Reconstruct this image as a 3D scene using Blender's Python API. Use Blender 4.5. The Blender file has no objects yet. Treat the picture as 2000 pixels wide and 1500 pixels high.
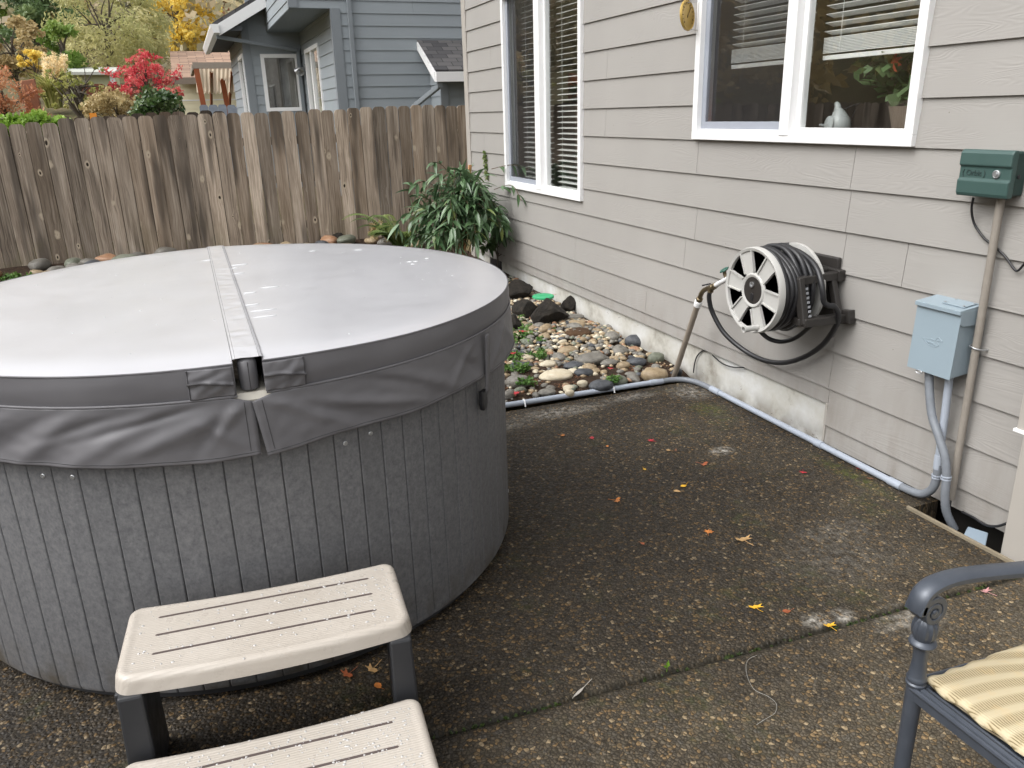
import bpy, bmesh, math, random
import numpy as np
from mathutils import Vector, Matrix, noise as mnoise
random.seed(7); rng = np.random.default_rng(7)
C = bpy.context.scene.collection
SC = bpy.context.scene
R = math.radians

# ------------------------------------------------------------------ camera
CAM = Vector((0, 0, 1.515)); FPX = 1548.57; PITCH, YAW, ROLL = 0.330325, 0.369486, -0.028496
_f = Vector((math.sin(YAW)*math.cos(PITCH), math.cos(YAW)*math.cos(PITCH), -math.sin(PITCH)))
_r = Vector((math.cos(YAW), -math.sin(YAW), 0)); _u = _r.cross(_f)
CR = _r*math.cos(ROLL) + _u*math.sin(ROLL); CU = -_r*math.sin(ROLL) + _u*math.cos(ROLL)
cd = bpy.data.cameras.new('camera'); cam = bpy.data.objects.new('camera', cd); C.objects.link(cam)
cam.matrix_world = Matrix(((CR.x, CU.x, -_f.x, CAM.x), (CR.y, CU.y, -_f.y, CAM.y), (CR.z, CU.z, -_f.z, CAM.z), (0, 0, 0, 1)))
cd.sensor_fit = 'HORIZONTAL'; cd.sensor_width = 36; cd.lens = FPX/2000*36; cd.clip_start = .05; cd.clip_end = 1000
SC.camera = cam
def ray(px, py): return CR*((px-1000)/FPX) - CU*((py-750)/FPX) + _f
def onx(px, py, x): d = ray(px, py); return CAM + d*((x-CAM.x)/d.x)        # measured points of the place on a plane x, y or z
def ony(px, py, y): d = ray(px, py); return CAM + d*((y-CAM.y)/d.y)
def onz(px, py, z): d = ray(px, py); return CAM + d*((z-CAM.z)/d.z)

# ------------------------------------------------------------------ light: overcast day
SUN_EL, SUN_AZ = R(50), R(-95)            # azimuth from +y towards +x
w = bpy.data.worlds.new("World"); SC.world = w; w.use_nodes = True
nt = w.node_tree; nt.nodes.clear()
sky = nt.nodes.new('ShaderNodeTexSky'); sky.sky_type = 'NISHITA'; sky.sun_disc = False
sky.sun_elevation = SUN_EL; sky.sun_rotation = SUN_AZ; sky.air_density = 1.0; sky.dust_density = 3.0; sky.ozone_density = 1.0
hs = nt.nodes.new('ShaderNodeHueSaturation'); hs.inputs['Saturation'].default_value = .10
bg = nt.nodes.new('ShaderNodeBackground'); bg.inputs['Strength'].default_value = .15
wo = nt.nodes.new('ShaderNodeOutputWorld')
nt.links.new(sky.outputs[0], hs.inputs['Color']); nt.links.new(hs.outputs[0], bg.inputs['Color']); nt.links.new(bg.outputs[0], wo.inputs['Surface'])
sl = bpy.data.lights.new('sun', 'SUN'); sl.energy = 0.6; sl.angle = R(60); sl.color = (1, .97, .93)
so = bpy.data.objects.new('sun', sl); C.objects.link(so)
sd = Vector((math.sin(SUN_AZ)*math.cos(SUN_EL), math.cos(SUN_AZ)*math.cos(SUN_EL), math.sin(SUN_EL)))
so.rotation_euler = sd.to_track_quat('Z', 'Y').to_euler(); so.location = sd*30
SC.view_settings.view_transform = 'Standard'; SC.view_settings.look = 'None'; SC.view_settings.exposure = 1.27; SC.view_settings.gamma = 1
SC.render.engine = 'CYCLES'; SC.cycles.max_bounces = 6; SC.cycles.transparent_max_bounces = 12; SC.cycles.use_denoising = True

# ------------------------------------------------------------------ material helper
def lin(r, g, b, k=1.0):
    f = lambda c: (c/12.92 if c <= .04045 else ((c+.055)/1.055)**2.4)
    return (f(r/255)*k, f(g/255)*k, f(b/255)*k, 1)
class Mat:
    def __init__(s, name, rough=.6, spec=.5, metal=0):
        s.m = bpy.data.materials.new(name); s.m.use_nodes = True; s.t = s.m.node_tree
        s.b = s.t.nodes['Principled BSDF']; s.out = s.t.nodes['Material Output']
        s.b.inputs['Roughness'].default_value = rough; s.b.inputs['Specular IOR Level'].default_value = spec; s.b.inputs['Metallic'].default_value = metal
        s._co = None
    def n(s, typ, _props=None, **ins):
        nd = s.t.nodes.new(typ)
        for k, v in (_props or {}).items(): setattr(nd, k, v)
        for k, v in ins.items():
            key = k.replace('_', ' ')
            sock = nd.inputs[int(k[1:])] if (k[0] == 'i' and k[1:].isdigit()) else nd.inputs[key]
            s.set(sock, v)
        return nd
    def set(s, sock, v):
        if isinstance(v, bpy.types.NodeSocket): s.t.links.new(v, sock)
        elif isinstance(v, bpy.types.Node): s.t.links.new(v.outputs[0], sock)
        else: sock.default_value = v
    def co(s):
        if not s._co: s._co = s.t.nodes.new('ShaderNodeTexCoord').outputs['Object']
        return s._co
    def geo(s): return s.n('ShaderNodeNewGeometry').outputs['Position']
    def map(s, vec=None, scale=(1, 1, 1), loc=(0, 0, 0), rot=(0, 0, 0)):
        return s.n('ShaderNodeMapping', i0=vec or s.co(), Scale=scale, Location=loc, Rotation=rot).outputs[0]
    def noise(s, vec=None, scale=5, detail=3, rough=.5, dist=0, out=0):
        return s.n('ShaderNodeTexNoise', Vector=vec or s.co(), Scale=scale, Detail=detail, Roughness=rough, Distortion=dist).outputs[out]
    def vor(s, vec=None, scale=5, feature='F1', out='Distance', rand=1.0, dim='3D'):
        return s.n('ShaderNodeTexVoronoi', {'feature': feature, 'voronoi_dimensions': dim}, Vector=vec or s.co(), Scale=scale, Randomness=rand).outputs[out]
    def ramp(s, fac, *stops, interp='LINEAR'):
        nd = s.n('ShaderNodeValToRGB', Fac=fac); cr = nd.color_ramp; cr.interpolation = interp
        while len(cr.elements) < len(stops): cr.elements.new(.5)
        for e, (p, c) in zip(cr.elements, stops):
            e.position = p; e.color = c if isinstance(c, tuple) else (c, c, c, 1)
        return nd.outputs[0]
    def mix(s, fac, a, b, mode='MIX'):
        nd = s.n('ShaderNodeMix', {'data_type': 'RGBA', 'blend_type': mode}); s.set(nd.inputs[0], fac); s.set(nd.inputs[6], a); s.set(nd.inputs[7], b)
        return nd.outputs[2]
    def math(s, op, a, b=0.0, clamp=False):
        nd = s.n('ShaderNodeMath', {'operation': op, 'use_clamp': clamp}); s.set(nd.inputs[0], a); s.set(nd.inputs[1], b); return nd.outputs[0]
    def rng(s, v, a, b, c=0.0, d=1.0):
        return s.n('ShaderNodeMapRange', i0=v, i1=a, i2=b, i3=c, i4=d).outputs[0]
    def attr(s, name='rnd'): return s.n('ShaderNodeAttribute', {'attribute_name': name}).outputs['Fac']
    def sep(s, v=None):
        nd = s.n('ShaderNodeSeparateXYZ', i0=v or s.co()); return nd.outputs
    def comb(s, x, y, z):
        nd = s.n('ShaderNodeCombineXYZ'); s.set(nd.inputs[0], x); s.set(nd.inputs[1], y); s.set(nd.inputs[2], z); return nd.outputs[0]
    def col(s, c): s.set(s.b.inputs['Base Color'], c); return s
    def ro(s, v): s.set(s.b.inputs['Roughness'], v); return s
    def bump(s, h, strength=.5, dist=.01, prev=None):
        nd = s.n('ShaderNodeBump', Height=h, Strength=strength, Distance=dist)
        if prev: s.set(nd.inputs['Normal'], prev)
        s.set(s.b.inputs['Normal'], nd.outputs[0]); return nd.outputs[0]

def plain(name, c, rough=.5, spec=.5, metal=0, var=.12, vs=14, bump=0, bs=200, bd=.001):
    m = Mat(name, rough, spec, metal)
    nz = m.noise(scale=vs, detail=5, rough=.6)
    m.col(m.mix(nz, tuple(x*(1-var) for x in c[:3])+(1,), tuple(min(1, x*(1+var)) for x in c[:3])+(1,)))
    m.ro(m.rng(m.noise(scale=vs*2.3), .3, .7, max(.03, rough-.08), min(1, rough+.08)))
    if bump: m.bump(m.noise(scale=bs, detail=2), bump, bd)
    return m.m

# ------------------------------------------------------------------ mesh helper
WLOC = {}
class MB:
    def __init__(s): s.v = []; s.f = []; s.r = []; s.mi = []; s._r = 0.0; s._m = 0
    def rnd(s, v): s._r = v; return s
    def mat(s, i): s._m = i; return s
    def face(s, idx): s.f.append(idx); s.r.append(s._r); s.mi.append(s._m)
    def poly(s, pts):
        n = len(s.v); s.v += [tuple(p) for p in pts]; s.face(tuple(range(n, n+len(pts)))); return s
    def box(s, a, b, M=None):
        x0, y0, z0 = a; x1, y1, z1 = b
        p = [Vector(q) for q in ((x0,y0,z0),(x1,y0,z0),(x1,y1,z0),(x0,y1,z0),(x0,y0,z1),(x1,y0,z1),(x1,y1,z1),(x0,y1,z1))]
        if M: p = [M @ q for q in p]
        n = len(s.v); s.v += [tuple(q) for q in p]
        for q in ((0,3,2,1),(4,5,6,7),(0,1,5,4),(1,2,6,5),(2,3,7,6),(3,0,4,7)): s.face(tuple(n+i for i in q))
        return s
    def hexa(s, p):      # eight corners: bottom four, top four
        n = len(s.v); s.v += [tuple(q) for q in p]
        for q in ((0,3,2,1),(4,5,6,7),(0,1,5,4),(1,2,6,5),(2,3,7,6),(3,0,4,7)): s.face(tuple(n+i for i in q))
        return s
    def bar(s, a, b, wd, ht, up=(0, 0, 1)):   # rectangular bar from a to b
        a, b = Vector(a), Vector(b); d = (b-a).normalized(); sd = d.cross(Vector(up)).normalized(); uu = sd.cross(d)
        q = [sd*(i*wd/2)+uu*(j*ht/2) for i, j in ((-1,-1),(1,-1),(1,1),(-1,1))]
        return s.hexa([a+x for x in q]+[b+x for x in q])
    def tube(s, pts, r, n=10, caps=True, closed=False):
        pts = [Vector(p) for p in pts]; k = len(pts); rs = r if isinstance(r, (list, tuple)) else [r]*k
        t0 = (pts[1]-pts[0]).normalized(); nn = t0.orthogonal().normalized(); base = len(s.v); prev = t0
        for i, p in enumerate(pts):
            if closed: t = (pts[(i+1) % k]-pts[i-1]).normalized()
            else: t = (pts[min(i+1, k-1)]-pts[max(i-1, 0)]).normalized()
            ax = prev.cross(t)
            if ax.length > 1e-7: nn = Matrix.Rotation(prev.angle(t), 3, ax.normalized()) @ nn
            prev = t; bb = t.cross(nn)
            for j in range(n):
                a = 2*math.pi*j/n; s.v.append(tuple(p+(nn*math.cos(a)+bb*math.sin(a))*rs[i]))
        for i in range(k if closed else k-1):
            i2 = (i+1) % k
            for j in range(n):
                j2 = (j+1) % n; s.face((base+i*n+j, base+i*n+j2, base+i2*n+j2, base+i2*n+j))
        if caps and not closed:
            s.face(tuple(base+j for j in reversed(range(n)))); s.face(tuple(base+(k-1)*n+j for j in range(n)))
        return s
    def lathe(s, prof, o, ax=(0, 0, 1), n=24, a0=0.0, flute=None):   # prof [(r,h)]
        o = Vector(o); ax = Vector(ax).normalized(); e1 = ax.orthogonal().normalized(); e2 = ax.cross(e1); base = len(s.v)
        for i, (r, h) in enumerate(prof):
            for j in range(n):
                a = a0+2*math.pi*j/n; rr = r*(flute(i, a) if flute else 1); s.v.append(tuple(o+ax*h+(e1*math.cos(a)+e2*math.sin(a))*rr))
        for i in range(len(prof)-1):
            for j in range(n):
                j2 = (j+1) % n; s.face((base+i*n+j, base+i*n+j2, base+(i+1)*n+j2, base+(i+1)*n+j))
        if prof[0][0] > 1e-6: s.face(tuple(base+j for j in reversed(range(n))))
        if prof[-1][0] > 1e-6: s.face(tuple(base+(len(prof)-1)*n+j for j in range(n)))
        return s
    def prism(s, outline, e1, e2, o, d):   # 2-D outline in axes e1,e2 at o, extruded along vector d
        o, e1, e2, d = Vector(o), Vector(e1), Vector(e2), Vector(d); n = len(outline); base = len(s.v)
        for a, b in outline: s.v.append(tuple(o+e1*a+e2*b))
        for a, b in outline: s.v.append(tuple(o+e1*a+e2*b+d))
        s.face(tuple(base+i for i in reversed(range(n)))); s.face(tuple(base+n+i for i in range(n)))
        for i in range(n):
            j = (i+1) % n; s.face((base+i, base+j, base+n+j, base+n+i))
        return s
    def grid(s, fn, nu, nv, u0=0., u1=1., v0=0., v1=1.):
        base = len(s.v)
        for i in range(nu+1):
            for j in range(nv+1): s.v.append(tuple(fn(u0+(u1-u0)*i/nu, v0+(v1-v0)*j/nv)))
        for i in range(nu):
            for j in range(nv):
                a = base+i*(nv+1)+j; s.face((a, a+nv+1, a+nv+2, a+1))
        return s
    def build(s, name, mats, parent=None, smooth=None, bevel=0, subsurf=0, fix=True, solid=0):
        if not isinstance(mats, (list, tuple)): mats = [mats]
        off = WLOC.get(parent.as_pointer(), Vector((0, 0, 0))) if parent else Vector((0, 0, 0))
        me = bpy.data.meshes.new(name); me.from_pydata([(x-off.x, y-off.y, z-off.z) for x, y, z in s.v], [], s.f)
        a = me.attributes.new('rnd', 'FLOAT', 'FACE'); a.data.foreach_set('value', np.array(s.r, dtype=np.float32))
        for m in mats: me.materials.append(m)
        if len(mats) > 1: me.polygons.foreach_set('material_index', s.mi)
        if fix:
            bm = bmesh.new(); bm.from_mesh(me); bmesh.ops.recalc_face_normals(bm, faces=bm.faces); bm.to_mesh(me); bm.free()
        if smooth is not None:
            me.polygons.foreach_set('use_smooth', [True]*len(me.polygons)); me.set_sharp_from_angle(angle=R(smooth))
        me.update()
        o = bpy.data.objects.new(name, me); C.objects.link(o)
        if parent: o.parent = parent; WLOC[o.as_pointer()] = off
        if bevel:
            b = o.modifiers.new('bevel', 'BEVEL'); b.width = bevel; b.segments = 2; b.limit_method = 'ANGLE'; b.angle_limit = R(40)
        if subsurf:
            b = o.modifiers.new('subsurf', 'SUBSURF'); b.levels = subsurf; b.render_levels = subsurf
        if solid:
            b = o.modifiers.new('solid', 'SOLIDIFY'); b.thickness = solid; b.offset = 0
        return o
def tag(o, label, cat, group=None):
    o['label'] = label; o['category'] = cat
    if group: o['group'] = group
    return o
def struct(o): o['kind'] = 'structure'; return o
def thing(name, loc, label, cat, group=None):
    o = bpy.data.objects.new(name, None); C.objects.link(o); o.location = loc; o.empty_display_size = .1
    WLOC[o.as_pointer()] = Vector(loc); return tag(o, label, cat, group)
def spl(pts, k=6, closed=False):     # Catmull-Rom
    P = [Vector(p) for p in pts]; n = len(P); out = []
    for i in range(n if closed else n-1):
        g = lambda j: P[j % n] if closed else P[max(0, min(n-1, j))]
        p0, p1, p2, p3 = g(i-1), g(i), g(i+1), g(i+2)
        for t in range(k):
            t /= k; out.append(.5*((2*p1)+(p2-p0)*t+(2*p0-5*p1+4*p2-p3)*t*t+(3*p1-p0-3*p2+p3)*t**3))
    if not closed: out.append(P[-1])
    return out
def sstep(a, b, x):
    t = max(0, min(1, (x-a)/(b-a))); return t*t*(3-2*t)
def rot(ax, deg): return Matrix.Rotation(R(deg), 4, ax)

# ------------------------------------------------------------------ shared plain materials
M = {}
M['white'] = plain('white_vinyl_frame', (.80, .80, .80, 1), .4, .5, var=.04)
M['trim'] = plain('painted_trim', lin(164, 159, 152), .55, .35, var=.05, vs=6)
M['black'] = plain('black_rubber', (.017, .017, .019, 1), .40, .5)
M['dkbrown'] = plain('dark_brown_plastic', (.028, .025, .023, 1), .42, .5, var=.2, vs=25, bump=.1)
M['pvc'] = plain('grey_pvc', lin(172, 180, 192, .82), .4, .5, var=.1, vs=30)
M['pvcd'] = plain('grey_pvc_conduit', lin(128, 133, 140, .85), .45, .5, var=.2, vs=40)
M['tanpipe'] = plain('tan_painted_pipe', lin(150, 143, 134, .85), .5, .4, var=.16, vs=40)
M['brass'] = plain('weathered_brass', (.16, .125, .075, 1), .45, .5, .75, var=.4, vs=60, bump=.2)
M['steel'] = plain('galvanised_steel', (.45, .46, .47, 1), .38, .5, .8, var=.2, vs=50)
M['dark'] = plain('dark_plastic', (.03, .03, .032, 1), .5, .4)
M['soil'] = None

def mat_glass(name, refl=1.0, tint=(.93, .95, .94, 1)):
    m = Mat(name); m.t.nodes.remove(m.b)
    tr = m.n('ShaderNodeBsdfTransparent', Color=tint); gl = m.n('ShaderNodeBsdfGlossy', Roughness=.004, Color=(1, 1, 1, 1))
    fc = m.n('ShaderNodeLayerWeight', Blend=.5).outputs['Facing']; k = m.math('ADD', m.math('MULTIPLY', m.math('POWER', fc, 5.0), .9), .15*refl, True)
    mx = m.n('ShaderNodeMixShader', i0=k); m.t.links.new(tr.outputs[0], mx.inputs[1]); m.t.links.new(gl.outputs[0], mx.inputs[2])
    m.t.links.new(mx.outputs[0], m.out.inputs[0]); return m.m
M['glass'] = mat_glass('window_glass')
def mat_screen():
    m = Mat('insect_screen'); m.b.inputs['Base Color'].default_value = (.022, .022, .024, 1); m.ro(.7)
    tr = m.n('ShaderNodeBsdfTransparent', Color=(1, 1, 1, 1)); mx = m.n('ShaderNodeMixShader', i0=.33)
    m.t.links.new(tr.outputs[0], mx.inputs[1]); m.t.links.new(m.b.outputs[0], mx.inputs[2]); m.t.links.new(mx.outputs[0], m.out.inputs[0]); return m.m
M['screen'] = mat_screen()

def mat_siding(name, c, grain=1.0, dirt=.5):
    m = Mat(name, .55, .35); r = m.attr(); x, y, z = m.sep()
    off = m.math('MULTIPLY', r, 37.0)
    v = m.comb(m.math('ADD', x, off), m.math('ADD', y, off), m.math('ADD', z, off))
    wv = m.noise(m.map(v, (2.2, 2.2, 9)), scale=1.0, detail=2, dist=.6)
    g1 = m.noise(m.map(v, (1.2, 1.2, 10)), scale=1.6, detail=1, dist=.8)
    rings = m.math('SINE', m.math('MULTIPLY', g1, 95.0))
    fine = m.noise(m.map(v, (6, 6, 260)), scale=1.0, detail=3)
    msk = m.rng(wv, .42, .6, 0.0, 1.0)
    h = m.math('ADD', m.math('MULTIPLY', m.math('MULTIPLY', rings, msk), .5), m.math('MULTIPLY', fine, .55))
    m.bump(h, .17*grain, .003)
    blot = m.noise(scale=1.3, detail=4, rough=.6)
    base = m.mix(m.rng(blot, .3, .7), tuple(q*.95 for q in c[:3])+(1,), tuple(q*1.04 for q in c[:3])+(1,))
    base = m.mix(m.rng(r, 0, 1, 0, .10), base, tuple(q*.82 for q in c[:3])+(1,))
    # splash dirt on the boards next to the ground, rain-washed streaks
    sp = m.math('MULTIPLY', m.rng(z, .5, .02, 0, 1), m.rng(m.noise(m.map(scale=(3, 3, .8)), scale=3, detail=5, rough=.65), .42, .75, 0, 1))
    base = m.mix(m.math('MULTIPLY', sp, dirt), base, lin(120, 108, 92, .8))
    speck = m.rng(m.vor(scale=9), .012, .03, 1, 0)
    base = m.mix(m.math('MULTIPLY', speck, .7), base, (.09, .07, .05, 1))
    return m.col(base).m
M['siding'] = mat_siding('fibre_cement_siding', lin(154.5, 151.5, 147.5))
M['nsiding'] = mat_siding('blue_grey_siding', lin(142, 149, 154), .35, 0)
M['cream'] = mat_siding('cream_siding', lin(228, 220, 188), .2, 0)
M['ntrim'] = plain('blue_grey_trim', lin(124, 130, 135), .55, .4, var=.04)
M['ndark'] = plain('blue_grey_shadow_trim', lin(120, 130, 140), .6, .3, var=.05)

def mat_concrete():
    m = Mat('painted_foundation', .8, .25)
    b = m.ramp(m.noise(scale=3.5, detail=6, rough=.65), (.3, lin(138, 132, 122)), (.46, lin(186, 184, 176)), (.7, lin(206, 207, 206)))
    z = m.sep()[2]; st = m.math('MULTIPLY', m.rng(z, .1, -.02, 0, 1), m.rng(m.noise(scale=9, detail=5), .35, .6))
    b = m.mix(m.math('MULTIPLY', st, .75), b, lin(95, 82, 66, .8))
    chips = m.rng(m.noise(m.map(scale=(1, 1, 2.2)), scale=14, detail=5, rough=.7), .66, .70, 0, 1)
    b = m.mix(m.math('MULTIPLY', chips, .75), b, lin(70, 58, 44)); m.col(b)
    m.bump(m.noise(scale=40, detail=5), .35, .004); return m.m
M['found'] = mat_concrete()

def mat_aggregate():
    m = Mat('exposed_aggregate', .5, .22); p = m.geo(); x, y, z = m.sep(p)
    wob = m.n('ShaderNodeVectorMath', {'operation': 'ADD'}, i0=p, i1=m.n('ShaderNodeVectorMath', {'operation': 'SCALE'}, i0=m.noise(p, 60, 2, out=1), Scale=.006).outputs[0]).outputs[0]
    pv = m.map(wob, (1, 1, .2))
    d1 = m.vor(pv, 88); c1 = m.vor(pv, 88, out='Color'); e1 = m.vor(pv, 88, 'DISTANCE_TO_EDGE')
    d2 = m.vor(pv, 46); c2 = m.vor(pv, 46, out='Color')
    cs = m.n('ShaderNodeSeparateColor', i0=c1).outputs; cs2 = m.n('ShaderNodeSeparateColor', i0=c2).outputs
    peb = m.ramp(cs[0], (0, (.030, .026, .022, 1)), (.3, (.062, .050, .038, 1)), (.52, (.036, .034, .034, 1)), (.68, (.105, .070, .036, 1)), (.80, (.070, .060, .050, 1)), (.88, (.19, .120, .055, 1)), (.96, (.30, .23, .145, 1)), (1, (.17, .105, .07, 1)), interp='CONSTANT')
    big = m.ramp(cs2[1], (0, (.05, .042, .034, 1)), (.5, (.10, .075, .05, 1)), (.75, (.06, .06, .062, 1)), (.93, (.30, .22, .13, 1)), interp='CONSTANT')
    peb = m.mix(m.math('MULTIPLY', m.rng(cs2[0], .72, .74), m.rng(d2, .42, .34)), peb, big)
    mortar = m.rng(e1, .02, .13)
    # grime: darker algae, lighter scrubbed areas (stains of the slab itself)
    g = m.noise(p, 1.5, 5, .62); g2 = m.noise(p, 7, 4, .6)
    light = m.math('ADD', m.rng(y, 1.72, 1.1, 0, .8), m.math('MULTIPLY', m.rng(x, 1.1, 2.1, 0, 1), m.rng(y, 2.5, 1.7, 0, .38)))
    near_tub = m.math('MULTIPLY', m.rng(x, 1.75, 1.15, 0, 1), m.rng(y, 1.55, 1.95, 0, 1)); light = m.math('ADD', light, m.rng(g, .45, .75, 0, .6)); light = m.math('MULTIPLY', light, m.math('SUBTRACT', 1.0, m.math('MULTIPLY', near_tub, .75))); light = m.math('MULTIPLY', light, m.rng(g2, .3, .65, .45, 1.25), True)  # pale areas fade out towards the tub
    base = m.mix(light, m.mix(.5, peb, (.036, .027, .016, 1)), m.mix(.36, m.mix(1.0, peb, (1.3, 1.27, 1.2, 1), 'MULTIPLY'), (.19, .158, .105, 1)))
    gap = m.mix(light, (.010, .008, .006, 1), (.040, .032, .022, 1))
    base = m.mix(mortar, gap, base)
    moss = m.math('MULTIPLY', m.rng(m.noise(p, 3.1, 5, .65), .56, .72), m.rng(m.noise(p, 30, 3), .4, .62))
    base = m.mix(m.math('MULTIPLY', moss, .5), base, (.05, .06, .014, 1))
    def spot(cx, cy, rx, ry, s):
        dx = m.math('DIVIDE', m.math('SUBTRACT', x, cx), rx); dy = m.math('DIVIDE', m.math('SUBTRACT', y, cy), ry)
        dd = m.math('SQRT', m.math('ADD', m.math('MULTIPLY', dx, dx), m.math('MULTIPLY', dy, dy)))
        return m.math('MULTIPLY', m.rng(dd, 1.0, .1), s)
    nz = m.rng(m.noise(p, 34, 5, .7), .42, .66)
    tot = None
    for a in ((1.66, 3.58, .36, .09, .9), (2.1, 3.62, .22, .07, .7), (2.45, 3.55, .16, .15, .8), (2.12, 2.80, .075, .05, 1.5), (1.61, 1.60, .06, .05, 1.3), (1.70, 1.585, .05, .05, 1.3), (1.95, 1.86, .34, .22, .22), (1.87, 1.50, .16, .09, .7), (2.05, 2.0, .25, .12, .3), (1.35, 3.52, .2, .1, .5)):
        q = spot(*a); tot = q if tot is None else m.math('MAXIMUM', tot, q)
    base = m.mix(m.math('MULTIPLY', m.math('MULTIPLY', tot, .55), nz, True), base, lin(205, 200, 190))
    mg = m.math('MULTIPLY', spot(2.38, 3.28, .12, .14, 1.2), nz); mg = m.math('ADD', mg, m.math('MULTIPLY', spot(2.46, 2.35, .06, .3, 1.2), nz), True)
    base = m.mix(m.math('MULTIPLY', mg, .8), base, (.07, .085, .012, 1))
    jd = m.math('ABSOLUTE', m.math('SUBTRACT', y, m.math('SUBTRACT', 1.6256, m.math('MULTIPLY', x, .041))))
    jm = m.math('MULTIPLY', m.rng(jd, .024, .005, 0, .9), m.rng(m.noise(p, 9, 4), .25, .6, .35, 1))
    base = m.mix(jm, base, (.012, .011, .007, 1))
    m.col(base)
    m.ro(m.math('ADD', m.rng(cs[1], 0, 1, .45, .8), m.math('MULTIPLY', light, .15)))
    h = m.math('ADD', m.rng(d1, 0, .55, 1, 0), m.math('MULTIPLY', m.rng(d2, 0, .5, 1, 0), .5))
    m.bump(h, .75, .006); return m.m
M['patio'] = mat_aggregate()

def mat_ground(name, cols, scale=6, bump=.6):
    m = Mat(name, .9, .2); n1 = m.noise(scale=scale, detail=8, rough=.7)
    m.col(m.ramp(n1, (.3, cols[0]), (.5, cols[1]), (.7, cols[2]))); m.bump(m.noise(scale=scale*5, detail=5), bump, .03); return m.m
M['mulch'] = mat_ground('leaf_mulch', ((.020, .013, .009, 1), (.055, .034, .022, 1), (.10, .062, .04, 1)), 28, 1.0)
M['ground'] = mat_ground('rough_grass_ground', ((.05, .05, .02, 1), (.10, .085, .04, 1), (.15, .11, .06, 1)), 3.5)

def mat_leaf(name, *cols, trans=.35, rough=.5, spec=.4):
    m = Mat(name, rough, spec); r = m.attr(); k = len(cols)
    c = m.ramp(r, *[(i/max(1, k-1), q) for i, q in enumerate(cols)]); m.col(c)
    tl = m.n('ShaderNodeBsdfTranslucent', Color=c); mx = m.n('ShaderNodeMixShader', i0=trans)
    m.t.links.new(m.b.outputs[0], mx.inputs[1]); m.t.links.new(tl.outputs[0], mx.inputs[2]); m.t.links.new(mx.outputs[0], m.out.inputs[0]); return m.m
M['bark'] = plain('tree_bark', (.09, .075, .06, 1), .9, .2, var=.4, vs=12, bump=.5, bs=30, bd=.02)

def mat_fence(name, dark, mid, light):
    m = Mat(name, .85, .2); r = m.attr(); x, y, z = m.sep()
    o1 = m.math('MULTIPLY', r, 53.0); o2 = m.math('MULTIPLY', r, 31.0)
    xx = m.math('ADD', x, o1); zz = m.math('ADD', z, o2)
    v = m.comb(xx, 0.0, zz)
    # knots
    kv = m.comb(m.math('DIVIDE', xx, .13), 0.0, m.math('DIVIDE', zz, .23))
    kd = m.vor(kv, 1.0); kc = m.n('ShaderNodeSeparateColor', i0=m.vor(kv, 1.0, out='Color')).outputs
    size = m.rng(kc[0], .25, 1, .2, 1.35); kd = m.math('DIVIDE', kd, m.math('MAXIMUM', size, .05))
    kd2 = m.math('ADD', kd, m.math('MULTIPLY', m.math('SUBTRACT', m.noise(v, 26, 3), .5), .12))
    warp = m.math('MULTIPLY', m.rng(kd, .5, .05, 0, 1), .9)
    gv = m.comb(m.math('MULTIPLY', m.math('ADD', xx, m.math('MULTIPLY', warp, .02)), 70.0), 0.0, m.math('MULTIPLY', zz, 1.6))
    g = m.noise(gv, 1.0, 4, .6, 1.2)
    g2 = m.noise(m.comb(m.math('MULTIPLY', xx, 260.0), 0.0, m.math('MULTIPLY', zz, 3.5)), 1.0, 2)
    blot = m.noise(m.comb(m.math('MULTIPLY', xx, 9.0), 0.0, m.math('MULTIPLY', zz, 1.3)), 1.0, 4, .6)
    base = m.ramp(m.math('ADD', m.math('MULTIPLY', g, .6), m.math('MULTIPLY', blot, .45)), (.36, dark), (.53, mid), (.72, light))
    tone = m.ramp(m.math('FRACT', m.math('MULTIPLY', r, 7.13)), (0, .58), (.35, .92), (.7, 1.1), (.9, 1.35), (1, 1.75))
    base = m.mix(1.0, base, tone, 'MULTIPLY')
    base = m.mix(m.rng(m.math('FRACT', m.math('MULTIPLY', r, 3.71)), .4, 1, 0, .28), base, lin(140, 116, 90))
    st = m.math('MULTIPLY', m.rng(m.noise(m.comb(m.math('MULTIPLY', xx, 5.0), 0.0, m.math('MULTIPLY', zz, .55)), 1.0, 3), .54, .64), m.rng(g, .3, .6, .5, 1))
    base = m.mix(m.math('MULTIPLY', st, .78), base, (.03, .025, .022, 1))
    pale = m.rng(m.noise(m.comb(m.math('MULTIPLY', xx, 16.0), 0.0, m.math('MULTIPLY', zz, 3.0)), 1.0, 3), .66, .78, 0, .22)
    base = m.mix(pale, base, lin(185, 172, 155))
    ring = m.math('MULTIPLY', m.rng(kd2, .20, .13), m.rng(kd2, .07, .10))
    base = m.mix(m.math('MULTIPLY', ring, .75), base, lin(190, 176, 155))
    base = m.mix(m.rng(kd2, .095, .06), base, (.025, .018, .012, 1))
    moss = m.math('MULTIPLY', m.rng(z, .75, .15), m.rng(m.noise(scale=3.0, detail=4), .5, .72, 0, .4))
    base = m.mix(moss, base, (.10, .10, .03, 1))
    m.col(base)
    h = m.math('ADD', m.math('MULTIPLY', g2, .5), m.math('MULTIPLY', g, .6)); m.bump(h, .5, .004); return m.m
M['fence'] = mat_fence('weathered_cedar', lin(88, 79, 70), lin(144, 131, 117), lin(186, 175, 161))
M['fence2'] = mat_fence('dark_old_cedar', lin(52, 46, 42), lin(84, 74, 66), lin(115, 104, 94))
M['redfence'] = plain('red_brown_fence', lin(116, 72, 58), .85, .2, var=.25, vs=3)

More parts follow.
